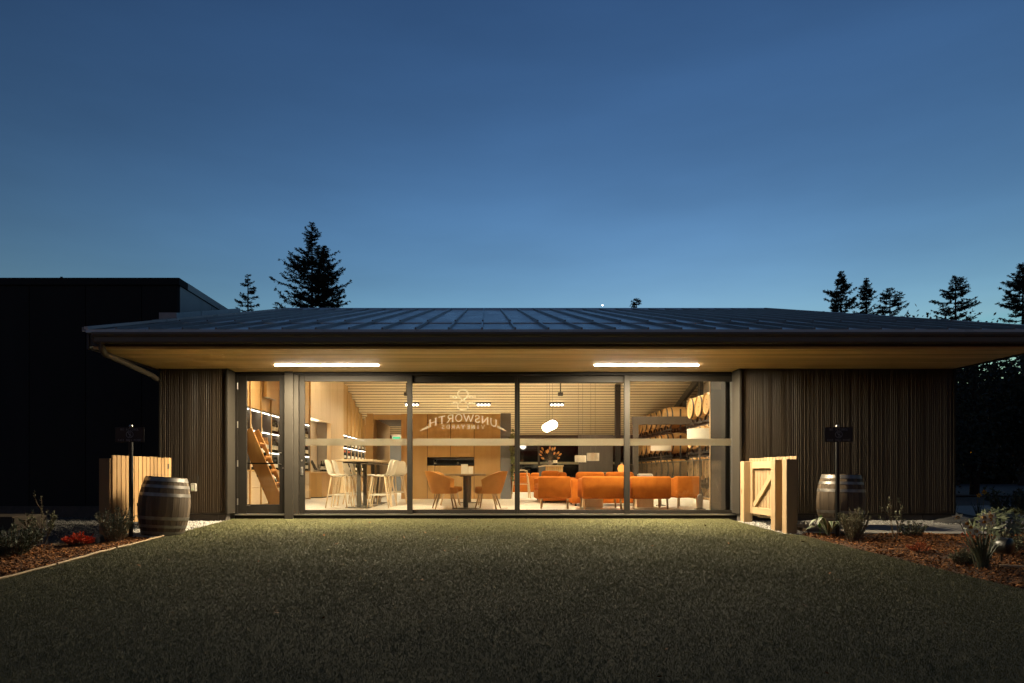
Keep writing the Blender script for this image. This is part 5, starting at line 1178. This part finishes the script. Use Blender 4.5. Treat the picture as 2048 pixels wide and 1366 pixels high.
hh = rg.uniform(.007, .014, n) * (1 + .07 * np.sin(x * 3.1 + np.sin(y * 2.3) * 2)); w = rg.uniform(.0013, .0026, n) * np.clip(dpt / 4.5, .8, 2.2); a = rg.uniform(0, 2 * np.pi, n); ln = rg.normal(0, .0055, (n, 2))
p = np.stack([x, y, z], 1); o1 = np.stack([np.cos(a) * w, np.sin(a) * w, np.zeros(n)], 1); tip = p + np.stack([ln[:, 0], ln[:, 1], hh], 1)
stuff(place(rawmesh('grass', np.stack([p - o1, p + o1, tip], 1).reshape(-1, 3), np.arange(3 * n), 3, 'turf_blade'), 'grass', None), 'short olive turf blades covering the lawn')['category'] = 'grass'
def inpoly(px, py, poly):
    c = np.zeros(len(px), bool); k = len(poly)
    for i in range(k):
        x0, y0 = poly[i]; x1, y1 = poly[(i + 1) % k]
        if y0 != y1: c ^= ((y0 > py) != (y1 > py)) & (px < (x1 - x0) * (py - y0) / (y1 - y0) + x0)
    return c
def scatter_chips(name, label, poly, n, mt, seed, lmin, lmax, cat):
    rg = np.random.default_rng(seed); P_ = np.array(poly); x = rg.uniform(P_[:, 0].min(), P_[:, 0].max(), n); y = rg.uniform(P_[:, 1].min(), P_[:, 1].max(), n); k = inpoly(x, y, poly); x, y = x[k], y[k]; n = len(x)
    z = -.085 + .033 * np.minimum(y, 0) - .012 + rg.uniform(.0, .022, n) + .02 * np.sin(x * 4) * np.sin(y * 3.3)
    c = np.stack([x, y, z], 1); a = rg.uniform(0, 6.283, n); d = np.stack([np.cos(a), np.sin(a), rg.normal(0, .35, n)], 1); e = np.stack([-np.sin(a), np.cos(a), rg.normal(0, .5, n)], 1); l = rg.uniform(lmin, lmax, (n, 1)); w = l * rg.uniform(.2, .5, (n, 1))
    v = np.stack([c - d * l / 2 - e * w / 2, c + d * l / 2 - e * w / 2, c + d * l / 2 + e * w / 2, c - d * l / 2 + e * w / 2], 1).reshape(-1, 3)
    o = stuff(place(rawmesh(name, v, np.arange(4 * n), 4, mt), name, None), label); o['category'] = cat; return o
scatter_chips('mulch_chips', 'loose bark mulch covering the left bed', [(-4.35, -2.5), (-5.0, -2.5), (-5.75, -3.7), (-7.2, -5.0), (-7.2, -7.5), (-4.35, -7.5)], 90000, 'mulch_chip', 1, .008, .032, 'mulch')
scatter_chips('mulch_chips', 'loose bark mulch covering the right bed', [(4.47, -6), (4.56, -8.5), (8.5, -8.5), (9, -2.13), (4.5, -2.13), (4.32, -2.32)], 120000, 'mulch_chip', 2, .008, .032, 'mulch')
def pebbles(label, poly, n, seed, r0=.008, r1=.02, dz=0.0, mt='pebble'):
    rg = np.random.default_rng(seed); P_ = np.array(poly); x = rg.uniform(P_[:, 0].min(), P_[:, 0].max(), n); y = rg.uniform(P_[:, 1].min(), P_[:, 1].max(), n); k = inpoly(x, y, poly); x, y = x[k], y[k]; n = len(x)
    z = -.085 + .033 * np.minimum(y, 0) - .022 + rg.uniform(0, .02, n) + dz; c = np.stack([x, y, z], 1)[:, None, :]; r = rg.uniform(r0, r1, (n, 1, 1))
    oct_ = np.array([[1, 0, 0], [0, 1, 0], [-1, 0, 0], [0, -1, 0], [0, 0, .7], [0, 0, -.7]], float); a = rg.uniform(0, 6.283, n); ca, sa = np.cos(a)[:, None], np.sin(a)[:, None]
    ox = oct_[None, :, 0] * ca - oct_[None, :, 1] * sa; oy = oct_[None, :, 0] * sa + oct_[None, :, 1] * ca; oz = np.repeat(oct_[None, :, 2], n, 0); v = c + r * np.stack([ox * rg.uniform(.7, 1.3, (n, 1)), oy, oz], 2)
    f = np.array([0, 1, 4, 1, 2, 4, 2, 3, 4, 3, 0, 4, 1, 0, 5, 2, 1, 5, 3, 2, 5, 0, 3, 5]); f = (f[None, :] + 6 * np.arange(n)[:, None]).ravel()
    o = stuff(place(rawmesh('pebbles', v.reshape(-1, 3), f, 3, mt, True), 'pebbles', None), label); o['category'] = 'pebbles'
pebbles('pale pebbles between the barrel and the ribbed wall', [(-4.36, -2.5), (-5.3, -2.5), (-5.3, -.40), (-4.30, -.40)], 9000, 1, dz=.004)
pebbles('dark gravel yard before the black building', [(-5.3, -2.5), (-5.0, -2.52), (-5.75, -3.7), (-7.2, -5), (-9.5, -5), (-9.5, .5), (-5.4, .5), (-5.3, -.4)], 22000, 2, .006, .016, 0, 'pebble_dark')
pebbles('pale pebbles along the foot of the ribbed wall', [(4.6, -.93), (8.2, -1.06), (8.2, -.40), (4.4, -.40), (4.4, -.93)], 7000, 3, .012, .026, .01)
pebbles('pale pebbles under the braced gate', [(4.14, -2.2), (4.6, -2.2), (4.6, -.40), (4.14, -.40)], 3000, 4, .006, .014, .006)
